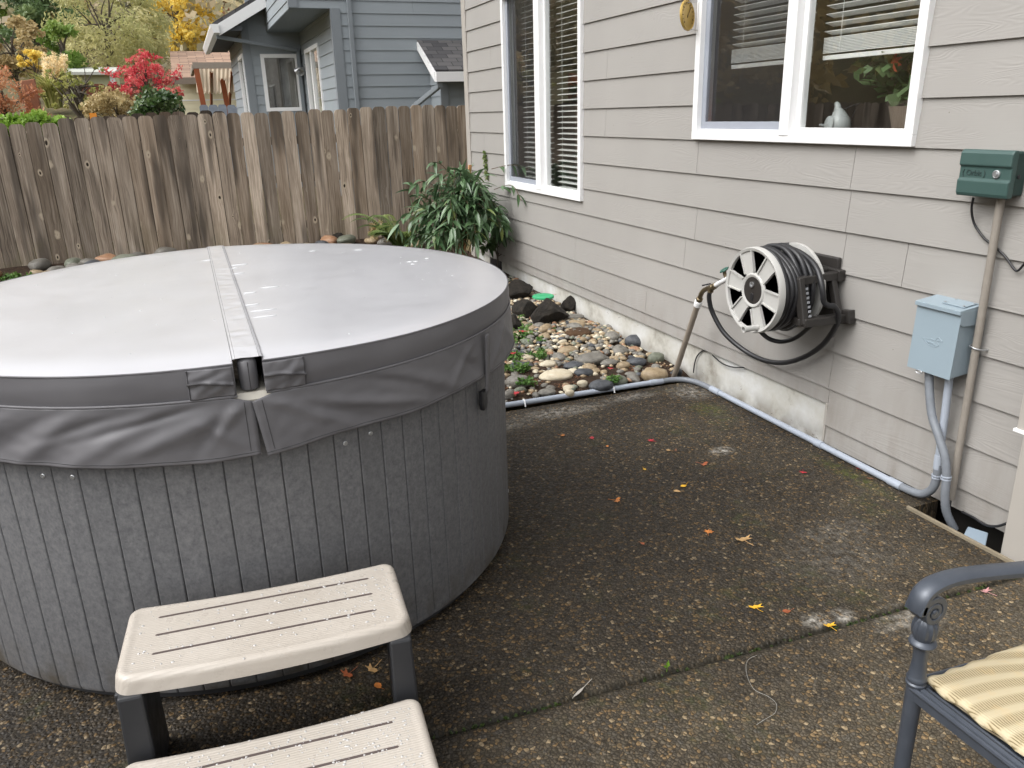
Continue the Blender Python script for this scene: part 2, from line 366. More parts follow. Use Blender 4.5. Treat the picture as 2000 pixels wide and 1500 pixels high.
# ------------------------------------------------------------------ terrain
def hgt(x, y):
    bed = .02 + .15*sstep(3.9, 9.2, y)
    h = bed
    rr = max(0, y-9.6)
    rise = .185*min(rr, 9)+.07*min(max(0, rr-9), 33)+.36*max(0, rr-42)
    k = 1-.9*sstep(-1.3, .3, x)*(1-sstep(27, 40, y))
    h += rise*k
    lf = max(0, -x-6.2); h = max(h, .1+.42*lf)
    if -4.3 <= x <= 2.9 and y < 3.9: h = -.40
    elif -4.3 <= x <= 2.9 and y < 9.3: h -= .10
    h += (.25*mnoise.noise((x*.12, y*.12, 0)) if y > 12 or x < -8 else 0)
    return h
xs = list(np.concatenate([np.linspace(-95, -30, 12), np.linspace(-27, -8, 14), np.linspace(-7, 8, 46), np.linspace(9, 30, 12), np.linspace(36, 70, 6)]))
ys = list(np.concatenate([np.linspace(-30, -10, 5), np.linspace(-7, 16, 70), np.linspace(17, 60, 44), np.linspace(65, 150, 10)]))
mb = MB()
for y in ys:
    for x in xs: mb.v.append((x, y, hgt(x, y)))
nx = len(xs)
for j in range(len(ys)-1):
    for i in range(nx-1): mb.face((j*nx+i, j*nx+i+1, (j+1)*nx+i+1, (j+1)*nx+i))
struct(mb.build('ground', M['ground'], smooth=60))

# planting bed sheet (soil with litter)
mb = MB()
mb.grid(lambda u, v: (u, v, .006+.15*sstep(3.9, 9.2, v)+.02 + .018*mnoise.noise((u*3, v*3, 1))-(.03 if v < 3.8 else 0)), 60, 60, -4.2, 2.6, 3.76, 9.3)
struct(mb.build('planting_bed', M['mulch'], smooth=60))

# patio: slabs with a tooled joint and a pit at the wall
def jl(x): return 1.61-.041*(x-.38)
mb = MB(); offs = [-6, -4, -2.5, -1.6, -1, -.6, -.3, -.1, -.03, -.016, -.008, -.003, .003, .008, .016, .03, .1, .3]
zz = {-.016: -.001, -.008: -.004, -.003: -.009, .003: -.010, .008: -.0045, .016: -.0015}
cx = list(np.linspace(-4, 2.44, 60))
rows = []
for o_ in offs: rows.append([(x, jl(x)+o_+.002*mnoise.noise((x*9, o_*3, 0))*(abs(o_) < .05), zz.get(o_, 0)) for x in cx])
for t in (.15, .4, .65, .85): rows.append([(x, jl(x)+.3+(3.715-jl(x)-.3)*t, 0) for x in cx])
rows.append([(x, 3.705, 0) for x in cx]); rows.append([(x, 3.72, -.004) for x in cx]); rows.append([(x, 3.73, -.02) for x in cx]); rows.append([(x, 3.73, -.12) for x in cx])
nxx = len(cx)
for rw in rows: mb.v += rw
for j in range(len(rows)-1):
    for i in range(nxx-1): mb.face((j*nxx+i, j*nxx+i+1, (j+1)*nxx+i+1, (j+1)*nxx+i))
mb.poly([(2.44, 2.03, 0), (2.60, 2.03, 0), (2.60, 3.705, 0), (2.44, 3.705, 0)])
mb.poly([(2.44, 3.705, 0), (2.6, 3.705, 0), (2.6, 3.73, -.02), (2.44, 3.73, -.02)])
mb.poly([(2.44, 2.03, 0), (2.44, 2.03, -.3), (2.6, 2.03, -.3), (2.6, 2.03, 0)])
mb.poly([(2.44, 1.58, 0), (2.6, 1.58, 0), (2.6, -4, 0), (2.44, -4, 0)])
mb.poly([(2.44, 1.58, 0), (2.44, 2.03, 0), (2.44, 2.03, -.3), (2.44, 1.58, -.3)])
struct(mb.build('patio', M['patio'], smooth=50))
mb = MB(); mb.box((2.432, 1.55, -.34), (2.62, 2.10, -.24)); struct(mb.build('pit_floor', M['mulch']))

# ------------------------------------------------------------------ lap siding
def lap(mb, wall, u0, u1, z0, z1, e, zref, holes=(), lip=.011, gap=.0025, seed=1, lens=(3.2, 3.7)):
    """wall(u, z, out) -> point. Boards with bottom edges at zref - e*k."""
    rr = random.Random(seed); k = math.floor((zref-z1)/e)-1
    while True:
        zb = zref-e*k; zt = zb+e
        if zt < z0+1e-4: break
        k += 1
        a, b = max(zb, z0), min(zt, z1)
        if b-a < .004: continue
        u = u0-rr.random()*2.5; segs = []
        while u < u1:
            v = u+rr.uniform(*lens); p, q = max(u, u0), min(v, u1)
            if q-p > .05: segs.append((p, q-gap if q < u1 else q, rr.random()))
            u = v
        cuts = sorted({a, b} | {h for hh in holes for h in hh[2:] if a < h < b})
        for c0, c1 in zip(cuts[:-1], cuts[1:]):
            mid = (c0+c1)/2; hs_ = [h for h in holes if h[2] <= mid <= h[3]]
            for s0, s1, rv in segs:
                parts = [(s0, s1)]
                for h in hs_:
                    nxt = []
                    for p, q in parts:
                        if h[1] <= p or h[0] >= q: nxt.append((p, q)); continue
                        if h[0] > p: nxt.append((p, h[0]))
                        if h[1] < q: nxt.append((h[1], q))
                    parts = nxt
                for p, q in parts:
                    if q-p < .003: continue
                    mb.rnd(rv); f = lambda z: lip*(1-(z-zb)/e)
                    mb.poly([wall(p, c0, f(c0)), wall(q, c0, f(c0)), wall(q, c1, f(c1)), wall(p, c1, f(c1))])
                    if abs(c0-zb) < 1e-5 or c0 == z0: mb.poly([wall(p, c0, f(c0)), wall(q, c0, f(c0)), wall(q, c0, -.012), wall(p, c0, -.012)])
                    for uu in (p, q): mb.poly([wall(uu, c0, f(c0)), wall(uu, c1, f(c1)), wall(uu, c1, -.012), wall(uu, c0, -.012)])

# ------------------------------------------------------------------ our house (wall plane x = 2.58)
W = 2.58
house = thing('house', (W, 3, 0), 'beige house side wall of wide horizontal lap boards with two white windows', 'house')
win1 = (5.17, 6.64, .900, 2.42); win2 = (2.355, 3.817, 1.349, 2.42)
hw = lambda u, z, o: (W+.011-o, u, z)
holes = [win1, win2]
mb = MB()
E_, ZR = .17767, 1.701
lap(mb, hw, 2.66, 7.60, .205, 5.2, E_, ZR, holes, seed=5)
lap(mb, hw, -2.2, 2.6575, .012, 5.2, E_, ZR, holes, seed=9)
mb.build('siding', M['siding'], house, fix=True)
mb = MB()
mb.box((W+.03, 2.64, -.3), (W+.12, 7.60, .222)); mb.build('foundation', M['found'], house, bevel=.004)
mb = MB(); mb.box((W+.112, -2.2, -.4), (W+.118, 2.64, .03)); mb.build('stem_wall', plain('pit_shade_concrete', (.022, .02, .018, 1), .8, .2, var=.3), house)  # near-black concrete: the shade of the pit put into its colour
mb = MB(); mb.box((W-.006, 7.585, .02), (W+.02, 7.69, 5.2)); mb.build('corner_trim', M['trim'], house, bevel=.003)
mb = MB(); mb.box((W+.0, 2.655, .0), (W+.028, 2.668, .205)); mb.build('corner_trim', M['trim'], house, bevel=.003)
mb = MB(); mb.box((W+.02, 7.60, -.3), (9.5, 7.67, 5.2)); mb.box((W+.02, -2.3, -.3), (9.5, -2.2, 5.2)); mb.box((9.4, -2.2, -.3), (9.5, 7.6, 5.2)); mb.build('wall', M['trim'], house)
mb = MB(); mb.box((W-.45, -2.8, 5.2), (9.9, 8.2, 5.4)); mb.build('roof', M['dark'], house)
m = Mat('interior_paint', .8, .2); m.col((.34, .31, .27, 1)); INT = m.m
mb = MB()
for a, b in (((5.6, -2.2, .2), (5.7, 7.6, 2.7)), ((W+.05, -2.2, 2.6), (5.7, 7.6, 2.7)), ((W+.05, -2.2, .1), (5.7, 7.6, .2)), ((W+.05, 4.3, .2), (5.6, 4.4, 2.6))): mb.box(a, b)
# inner lining of the outside wall around the two openings
for y0, y1 in ((-2.2, win2[0]), (win2[1], win1[0]), (win1[1], 7.6)): mb.box((W+.022, y0, .2), (W+.03, y1, 2.6))
for h in (win1, win2): mb.box((W+.022, h[0], .2), (W+.03, h[1], h[2]-.002)); mb.box((W+.022, h[0], h[3]+.002), (W+.03, h[1], 2.6))
mb.build('interior_wall', INT, house)
# boxed post trim at the wall's near end
mb = MB(); mb.box((2.47, 1.2, .46), (W+.005, 1.685, 5.19)); mb.box((2.466, 1.2, -.02), (W+.005, 1.655, .452))
mb.build('post_trim', M['trim'], house, bevel=.004)
mb = MB(); mb.box((2.462, 1.19, .452), (2.56, 1.69, .462)); mb.build('flashing', M['white'], house)

M['blind'] = plain('blind_slat', (.72, .72, .70, 1), .45, .4, var=.02)
M['sash'] = plain('grey_sash', lin(150, 155, 165), .4, .5, var=.05)
def window(win, mull, slat_pitch, slat_w, blind_z, left_label):
    y0, y1, z0, z1 = win
    fr = MB(); o = W-.022; b = W+.075; t = .042
    fr.box((o, y0, z0), (b, y1, z0+t)); fr.box((o, y0, z1-t), (b, y1, z1))
    fr.box((o+.001, y1-t, z0+t), (b, y1, z1-t)); fr.box((o+.001, y0, z0+t), (b, y0+t, z1-t))
    # inner ledges
    fr.box((o+.028, y0+t, z0+t), (b, y1-t, z0+t+.012))
    f = fr.build('window', M['white'], house, bevel=.003)
    mb = MB(); m0, m1 = mull; mb.box((o-.004, m0, z0+.03), (b-.01, m1, z1-t)); mb.build('mullion', M['white'], f, bevel=.003)
    # far (left in view) panel: sliding sash with screen; near panel: fixed glass
    s = MB(); q = .036; yl0, yl1 = m1, y1-t
    xs0 = o+.03
    for a, c in (((xs0, yl1-q, z0+t+.012), (xs0+.02, yl1, z1-t)), ((xs0, yl0, z0+t+.012), (xs0+.02, yl1-q, z0+t+.012+q)), ((xs0, yl0, z0+t+.012+q), (xs0+.02, yl0+.012, z1-t))): s.box(a, c)
    s.build('sash', M['sash'], f, bevel=.002)
    g = MB(); g.poly([(xs0+.006, yl0+.012, z0+t+.012+q), (xs0+.006, yl1-q, z0+t+.012+q), (xs0+.006, yl1-q, z1-t), (xs0+.006, yl0+.012, z1-t)])
    g.build('insect_screen', M['screen'], f)
    g = MB(); g.poly([(xs0+.03, yl0, z0+t+.012), (xs0+.03, yl1, z0+t+.012), (xs0+.03, yl1, z1-t), (xs0+.03, yl0, z1-t)]); g.build('glass_pane', M['glass'], f)
    s = MB(); yr0, yr1 = y0+t, m0
    s.box((o+.034, yr1-.03, z0+t+.012), (o+.07, yr1, z1-t)); s.box((o+.034, yr0, z0+t+.012), (o+.07, yr0+.008, z1-t)); s.box((o+.034, yr0+.008, z0+t+.012), (o+.07, yr1-.03, z0+t+.022))
    s.build('sash', M['white'], f, bevel=.002)
    g = MB(); g.poly([(o+.045, yr0+.008, z0+t+.022), (o+.045, yr1-.03, z0+t+.022), (o+.045, yr1-.03, z1-t), (o+.045, yr0+.008, z1-t)]); g.build('glass_pane', M['glass'], f)
    # blinds
    for ya, yb in ((m1+.02, y1-.14), (y0+.05, m0-.03)):
        bl = MB(); z = z1-.03; xb = W+.13; tilt = R(10) if blind_z < 1.2 else R(-16)
        while z > blind_z:
            dx, dz = slat_w/2*math.cos(tilt), slat_w/2*math.sin(tilt)
            bl.rnd(random.random())
            bl.hexa([(xb-dx, ya, z-dz), (xb+dx, ya, z+dz), (xb+dx, yb, z+dz), (xb-dx, yb, z-dz), (xb-dx, ya, z-dz+.003), (xb+dx, ya, z+dz+.003), (xb+dx, yb, z+dz+.003), (xb-dx, yb, z-dz+.003)])
            z -= slat_pitch
        if blind_z > z0+.2:
            z = blind_z
            for i in range(11): bl.box((xb-slat_w/2, ya, z-.006*i-.003), (xb+slat_w/2, yb, z-.006*i+.0005))
            bl.box((xb-.02, ya, z-.09), (xb+.02, yb, z-.072))
        for yy in (ya+(yb-ya)*.17, ya+(yb-ya)*.83): bl.tube([(xb-slat_w/2-.003, yy, z1-.03), (xb-slat_w/2-.003, yy, blind_z-.06)], .0013, 5)
        bl.build('blind', M['blind'], f)
window(win1, (5.853, 5.947), .0400, .046, .93, '')
window(win2, (3.045, 3.108), .0345, .046, 1.785, '')
# inside sill of the near window
mb = MB(); mb.box((W+.085, win2[0]-.05, 1.33), (W+.40, win2[1]+.05, 1.375)); mb.build('window_sill', plain('dark_wood_sill', (.10, .09, .08, 1), .4, .5), house)

# things on the sill behind the glass
def bird():
    t = thing('bird_figurine', (W+.16, 2.93, 1.375), 'white ceramic bird figurine facing away on the sill inside the window', 'figurine')
    o = Vector((W+.16, 2.93, 1.375)); mw = plain('white_ceramic', (.36, .38, .38, 1), .3, .5, var=.06)
    k = MB(); prof = [(.012, 0), (.03, .004), (.046, .022), (.05, .045), (.044, .07), (.031, .092), (.02, .108), (.008, .12), (.001, .124)]
    k.lathe(prof, o+Vector((0, -.01, 0)), (0, .16, 1), 20); b = k.build('body', mw, t, smooth=60)
    k = MB(); k.tube(spl([o+Vector((0, .015, .10)), o+Vector((0, .018, .125)), o+Vector((0, .032, .14))], 5), [.018, .0175, .017, .016, .015, .014, .013, .011, .01, .009, .006], 12); k.build('head', mw, t, smooth=60)
    k = MB(); k.hexa([o+Vector(p) for p in ((-.014, .02, .03), (.014, .02, .03), (.008, .12, .04), (-.008, .12, .04), (-.014, .02, .052), (.014, .02, .052), (.008, .12, .05), (-.008, .12, .05))]); k.build('tail', mw, t, bevel=.004)
    k = MB(); k.lathe([(.001, -.006), (.03, -.003), (.036, .002), (.022, .006), (.001, .007)], o+Vector((-.047, .012, .05)), (-1, .2, .1), 14); k.build('wing', mw, t, smooth=60)
bird()
ep = onx(1460, 242, W+.2)
t = MB(); t.lathe([(.018, 0), (.024, .006), (.026, .02), (.018, .034), (.006, .044), (.001, .046)], (W+.2, ep.y, 1.377), n=12)
m = Mat('orange_glow', .4); m.col((.9, .12, .02, 1)); m.b.inputs['Emission Color'].default_value = (1, .11, .015, 1); m.b.inputs['Emission Strength'].default_value = 2.2
tag(t.build('tea_light', m.m, smooth=60), 'small glowing orange tea light on the sill behind the insect screen', 'candle')
vp = onx(1520, 240, W+.2)
t = MB(); t.lathe([(.028, 0), (.030, .004), (.030, .16), (.026, .165)], (W+.2, vp.y-.08, 1.407), (0, 1, 0), 18)
tag(t.build('vase', plain('grey_glaze', (.20, .22, .22, 1), .4, .5), smooth=50), 'grey cylindrical vase lying on its side behind the insect screen', 'vase')
bp = onx(1630, 240, W+.17)
t = thing('bottle', (W+.17, bp.y, 1.375), 'small white bottle with wire bands and twigs on the sill beside the bird', 'bottle')
k = MB(); k.lathe([(.017, 0), (.018, .005), (.018, .07), (.012, .085), (.012, .1)], (W+.17, bp.y, 1.376), n=14); k.build('body', plain('white_glaze', (.55, .6, .6, 1), .3, .5), t, smooth=40)
k = MB(); k.lathe([(.0195, .02), (.0195, .026)], (W+.17, bp.y, 1.376), n=14); k.lathe([(.0195, .06), (.0195, .066)], (W+.17, bp.y, 1.376), n=14)
k.tube([(W+.17, bp.y, 1.47), (W+.2, bp.y-.06, 1.50), (W+.2, bp.y-.11, 1.51)], .0018, 5); k.tube([(W+.17, bp.y-.03, 1.39), (W+.2, bp.y-.07, 1.45), (W+.2, bp.y-.09, 1.49)], .0018, 5)
k.build('wire', M['dark'], t)

# ------------------------------------------------------------------ foliage helpers
def leaf_cloud(name, mat, parent, centres, n, size, aspect=.55, flat=.0, spread=None, seed=0, rbase=None, droop=0):
    """n small leaf faces scattered round many clump centres: (x, y, z, radius, tone)"""
    g = np.random.default_rng(seed); cs = np.array(centres); wgt = cs[:, 3]**2; wgt = wgt/wgt.sum()
    idx = g.choice(len(cs), n, p=wgt); off = g.normal(size=(n, 3)); off /= np.linalg.norm(off, axis=1)[:, None]
    rad = g.random(n)**.45
    pos = cs[idx, :3]+off*(cs[idx, 3]*rad)[:, None]*np.array([1, 1, .8])
    d = off*.6+g.normal(size=(n, 3))*.7; d[:, 2] -= droop; d /= np.linalg.norm(d, axis=1)[:, None]
    nrm = g.normal(size=(n, 3)); nrm[:, 2] = np.abs(nrm[:, 2])+flat; s = np.cross(d, nrm); s /= np.linalg.norm(s, axis=1)[:, None]+1e-9
    L = size*(.6+.8*g.random(n))[:, None]; Wd = L*aspect*.5
    v = np.stack([pos-d*L*.5, pos+s*Wd, pos+d*L*.5, pos-s*Wd], 1).reshape(-1, 3)
    off0 = WLOC.get(parent.as_pointer(), Vector((0, 0, 0))) if parent else Vector((0, 0, 0))
    v = v-np.array(off0)
    me = bpy.data.meshes.new(name); me.vertices.add(4*n); me.vertices.foreach_set('co', v.astype(np.float32).ravel())
    me.loops.add(4*n); me.loops.foreach_set('vertex_index', np.arange(4*n, dtype=np.int32))
    me.polygons.add(n); me.polygons.foreach_set('loop_start', np.arange(0, 4*n, 4, dtype=np.int32))
    me.update(calc_edges=True)
    a = me.attributes.new('rnd', 'FLOAT', 'FACE'); val = np.clip(cs[idx, 4]*.6+.4*g.random(n), 0, 1); a.data.foreach_set('value', val.astype(np.float32))
    me.materials.append(mat); o = bpy.data.objects.new(name, me); C.objects.link(o)
    if parent: o.parent = parent; WLOC[o.as_pointer()] = off0
    return o
def clumps(c, rad, n, rmin, rmax, seed, shell=.75, bottom=-.7):
    g = random.Random(seed); out = []
    while len(out) < n:
        p = Vector((g.gauss(0, 1), g.gauss(0, 1), g.gauss(0, 1))).normalized()*(g.random()**(1-shell))
        if p.z < bottom: continue
        out.append((c[0]+p.x*rad[0], c[1]+p.y*rad[1], c[2]+p.z*rad[2], g.uniform(rmin, rmax), g.random()))
    return out
def branch_tree(mb, base, top, r, tips, seed=0):
    g = random.Random(seed); base, top = Vector(base), Vector(top); h = (top-base)
    mid = [base, base+h*.35+Vector((g.uniform(-.06, .06), g.uniform(-.06, .06), 0))*h.length, base+h*.7, top]
    sp = spl(mid, 5); mb.tube(sp, [r*(1-.75*i/(len(sp)-1)) for i in range(len(sp))], 8)
    for tp in tips:
        tp = Vector(tp[:3]); f = g.uniform(.3, .85); s = sp[int(f*(len(sp)-1))]
        m1 = s.lerp(tp, .5)+Vector((g.uniform(-.1, .1), g.uniform(-.1, .1), g.uniform(0, .12)))*(tp-s).length
        q = spl([s, m1, tp], 4); mb.tube(q, [r*.42*(1-.85*i/(len(q)-1)) for i in range(len(q))], 6)

L_ = {}
def leafmat(k, *c, **kw): L_[k] = mat_leaf('leaf_'+k, *c, **kw); return L_[k]
leafmat('indoor', (.05, .09, .03, 1), (.08, .15, .05, 1), (.15, .22, .10, 1))
leafmat('olive', lin(160, 162, 108), lin(194, 190, 136), lin(216, 208, 162), trans=.55)
leafmat('dark', lin(70, 92, 58), lin(98, 120, 76), lin(132, 148, 100), trans=.3)
leafmat('mid', lin(82, 112, 48), lin(112, 140, 62), lin(142, 160, 82), trans=.4)
leafmat('yellow', lin(222, 192, 80), lin(238, 214, 110), lin(244, 228, 150), trans=.55)
leafmat('red', lin(160, 42, 54), lin(206, 66, 78), lin(220, 112, 112), lin(208, 160, 132), trans=.4)
leafmat('brown', lin(150, 130, 88), lin(184, 164, 118), lin(206, 190, 146), trans=.35)
leafmat('rust', lin(160, 96, 64), lin(192, 132, 94), lin(210, 165, 125), trans=.35)
leafmat('laurel', lin(44, 66, 34), lin(70, 96, 50), lin(150, 166, 112), trans=.2, rough=.3, spec=.7)
leafmat('lime', lin(104, 140, 44), lin(136, 168, 66), lin(172, 192, 104), trans=.35)
leafmat('grey', lin(92, 94, 86), lin(122, 120, 106), lin(150, 144, 126), trans=.3)
leafmat('plume', lin(232, 210, 165), lin(242, 224, 182), lin(250, 236, 204), trans=.4)
leafmat('bladegrass', lin(120, 128, 60), lin(158, 160, 88), lin(190, 182, 120), trans=.4)

# potted plant inside the near window
pp = Vector((W+.24, 2.60, 1.375))
t = thing('house_plant', pp, 'leafy green house plant with a red leaf seen through the near window', 'plant')
leaf_cloud('foliage', L_['indoor'], t, [(pp.x+random.uniform(-.09, .12), pp.y+random.uniform(-.24, .24), pp.z+random.uniform(.13, .32), random.uniform(.05, .09), random.random()) for _ in range(34)], 460, .062, .8, .6, seed=3)
mb = MB(); mb.lathe([(.07, 0), (.095, .10), (.10, .12), (.085, .12), (.08, .09)], pp, n=20); mb.build('pot', plain('terracotta_pot', (.16, .12, .09, 1), .7), t, smooth=40)
mb = MB()
for i in range(7):
    a = i*.9; mb.tube([pp+Vector((0, 0, .1)), pp+Vector((.05*math.cos(a), .06*math.sin(a), .2)), pp+Vector((.12*math.cos(a), .18*math.sin(a), .3))], .003, 5)
mb.build('stem', L_['indoor'], t)
rp = onx(1740, 122, W+.14)
mb = MB()
for i in range(4):
    a = R(35*i-50); mb.poly([rp, rp+Vector((-.015, -.03*math.cos(a)-.01, .02*math.sin(a)+.01)), rp+Vector((0, -.06*math.cos(a), .05*math.sin(a))), rp+Vector((.015, -.03*math.cos(a)+.012, .03*math.sin(a)-.01))])
mb.build('red_leaf', plain('red_leaf', lin(200, 80, 60), .5), t)

# ------------------------------------------------------------------ cedar fence behind the bed
FY = 9.2
def fence(name, x0, x1, y, top, bot, bw, mat, label, seed, vertical=None, group=None, rails=True):
    """boards run along x at depth y (or along y when vertical gives the x)"""
    rr = random.Random(seed); t = thing(name, (x0 if vertical is None else vertical, y if vertical is None else x0, 0), label, 'fence', group)
    mb = MB(); x = x0; i = 0
    pt = lambda a, d, z: (a, y-d, z) if vertical is None else (vertical+d, a, z)
    while x < x1:
        wv = bw*(1+rr.uniform(-.04, .04)); a, b = x+.002, x+wv-.002; d = rr.uniform(0, .007); tz = top(x)+rr.uniform(-.012, .012); bz = bot(x); cr = wv*.2
        lean = rr.uniform(-.004, .004); mb.rnd(rr.random())
        prof = [(a, bz), (b, bz), (b+lean, tz-cr*1.3), (b+lean-cr*.45, tz-cr*.4), (b+lean-cr*1.25, tz), (a+lean+cr*1.25, tz), (a+lean+cr*.45, tz-cr*.4), (a+lean, tz-cr*1.3)]
        n = len(mb.v)
        for q in prof: mb.v.append(pt(q[0], d+.018, q[1]))
        for q in prof: mb.v.append(pt(q[0], d, q[1]))
        mb.face(tuple(n+k for k in range(8))); mb.face(tuple(n+8+k for k in reversed(range(8))))
        for k in range(8): mb.face((n+k, n+8+k, n+8+(k+1) % 8, n+(k+1) % 8))
        x += wv+.0022; i += 1
    mb.build('board_panel', mat, t)
    if rails:
        mb = MB()
        for zr in (.35, .85, 1.25):
            q = [pt(x0, -.003, zr), pt(x1, -.041, zr+.085)]
            mb.rnd(.3); mb.box([min(a, b) for a, b in zip(*q)], [max(a, b) for a, b in zip(*q)])
        mb.build('rail', mat, t)
        k = 0
        xx = x0+.6
        while xx < x1:
            q = [pt(xx, -.043, -.2), pt(xx+.09, -.13, 1.42)]; mb = MB(); mb.rnd(rr.random()); mb.box([min(a, b) for a, b in zip(*q)], [max(a, b) for a, b in zip(*q)]); mb.build('post', mat, t); xx += 2.4
    return t
ztop = lambda x: (1.568 if x > -1.21 else 1.540)+.0105*(x+1.2)
fence('wooden_fence', -6.0, 5.2, FY, ztop, lambda x: .12, .1385, M['fence'], 'weathered grey brown board fence with dog-eared tops between the bed and the blue house', 11)
fence('wooden_fence', -3.0, 9.18, 0, lambda y: 1.75, lambda y: .0, .1385, M['fence'], 'weathered board fence running along the far side of the yard, mirrored in the windows', 12, vertical=-6.05)
fence('wooden_fence', -2.2, .45, 10.1, lambda x: 1.607+.02*(x+.5), lambda x: .2, .14, M['fence2'], 'dark old board fence just peeking over the grey brown fence', 13, rails=False)
p = ony(182, 226, 10.05)
mb = MB(); mb.box((p.x-.034, 10.04, p.z-.035), (p.x+.034, 10.062, p.z+.028)); tag(mb.build('marker_card', plain('orange_card', lin(225, 140, 40), .6)), 'small orange card fixed to the top of the dark fence', 'card')

# ------------------------------------------------------------------ blue-grey house behind the fence
nb = thing('house', (3.5, 14, 0), 'blue grey two storey house with white trimmed windows behind the board fence', 'house')
NE, NZ = .159, 2.869
fz = lambda u, z, o: (u, 12-o, z)
mb = MB()
lap(mb, fz, 2.26, 3.9, .2, 6, NE, NZ, (), seed=3); lap(mb, fz, 3.9, 7.0, .2, 6, NE, NZ, (), seed=31)
lap(mb, fz, 1.70, 2.26, 2.925, 6, NE, NZ, (), seed=4)
lap(mb, lambda u, z, o: (1.598-o, u, z), 12.08, 15.65, 2.925, 6, NE, NZ, (), seed=5)
NDOOR = (13.36, 14.78, .5, 2.60); NWIN = (1.445, 2.085, 1.64, 2.575)
lap(mb, lambda u, z, o: (2.15-o, u, z), 12.1, 15.3, .2, 2.925, NE, NZ, [NDOOR], seed=6)
lap(mb, lambda u, z, o: (u, 15.3-o, z), 1.30, 2.15, .2, 3.6, NE, NZ, [NWIN], seed=7)
NW2 = (15.5, 16.6, 1.2, 2.6)
lap(mb, lambda u, z, o: (1.19-o, u, z), 15.42, 19, .2, 3.0, NE, NZ, [NW2], seed=8)
mb.box((1.61, 12.02, 2.93), (2.2, 15.65, 2.96))
mb.build('siding', M['nsiding'], nb, fix=True)
for bxs in ((((2.145, 11.978, .2), (2.26, 12.01, 2.925)), ((2.128, 11.985, .2), (2.16, 12.1, 2.922))), (((1.585, 11.98, 2.925), (1.70, 12.01, 6)), ((1.578, 11.985, 2.926), (1.60, 12.08, 6))), (((1.178, 15.28, .2), (1.30, 15.31, 3.3)), ((1.172, 15.285, .2), (1.2, 15.42, 3.1)))):
    mb = MB()
    for a, b in bxs: mb.box(a, b)
    mb.build('corner_trim', M['ntrim'], nb)
mb = MB(); mb.box((1.60, 12.0, 2.918), (2.16, 15.65, 2.929)); mb.build('soffit', M['ndark'], nb)
# gable roof over the rear wing
def ge(x): return 3.00+.56*(x-.80)
mb = MB(); mb.hexa([(.72, 14.85, ge(.72)+.0), (3.6, 14.85, ge(3.6)), (3.6, 19.5, ge(3.6)), (.72, 19.5, ge(.72)), (.72, 14.85, ge(.72)+.06), (3.6, 14.85, ge(3.6)+.06), (3.6, 19.5, ge(3.6)+.06), (.72, 19.5, ge(.72)+.06)])
m = Mat('shingles', .9, .2); x, y, z = m.sep(m.geo())
br = m.n('ShaderNodeTexBrick', Vector=m.map(m.geo(), (1, 1.2, 1)), Color1=lin(92, 90, 90), Color2=lin(58, 57, 60), Mortar=lin(38, 38, 40), Scale=1.0); br.inputs['Mortar Size'].default_value = .006; br.inputs['Brick Width'].default_value = .22; br.inputs['Row Height'].default_value = .13
m.col(m.mix(m.noise(scale=60, detail=3), m.mix(.3, br.outputs[0], (.1, .1, .1, 1)), br.outputs[0])); M['shingle'] = m.m
mb.build('roof', M['shingle'], nb)
mb = MB(); mb.hexa([(.80, 14.82, 2.82), (3.6, 14.82, ge(3.6)-.19), (3.6, 14.848, ge(3.6)-.19), (.80, 14.848, 2.82), (.80, 14.82, 2.998), (3.6, 14.82, ge(3.6)-.004), (3.6, 14.848, ge(3.6)-.004), (.80, 14.848, 2.998)])
mb.build('fascia', M['white'], nb)
mb = MB(); mb.hexa([(.80, 14.85, 2.90), (1.17, 14.85, 2.90), (1.17, 19.5, 2.90), (.80, 19.5, 2.90), (.80, 14.85, 2.98), (1.17, 14.85, 2.98), (1.17, 19.5, 2.98), (.80, 19.5, 2.98)]); mb.build('soffit', plain('dark_soffit', (.05, .055, .06, 1), .8), nb)
mb = MB(); mb.prism([(0, 0), (.08, 0), (.12, .10), (.12, .13), (-.01, .13), (-.01, 0)], (-1, 0, 0), (0, 0, 1), (.80, 14.78, 2.86), (0, 4.7, 0)); mb.build('gutter', M['white'], nb)
mb = MB(); mb.bar((.76, 15.0, 2.82), (2.06, 15.22, 2.63), .06, .06); mb.bar((2.08, 15.24, 2.66), (2.08, 15.24, .3), .06, .06, (0, 1, 0)); mb.build('downspout', M['ntrim'], nb, bevel=.008)
mb = MB(); mb.bar((2.39, 11.95, 6), (2.385, 11.95, .3), .062, .05, (0, 1, 0)); mb.build('downspout', M['ntrim'], nb, bevel=.008)
m = Mat('dim_interior', .6, .3); m.col(m.ramp(m.noise(m.map(scale=(2, 2, .6)), scale=2.2, detail=3), (.3, (.05, .045, .04, 1)), (.5, (.14, .125, .11, 1)), (.7, (.30, .28, .25, 1)))); DIM = m.m
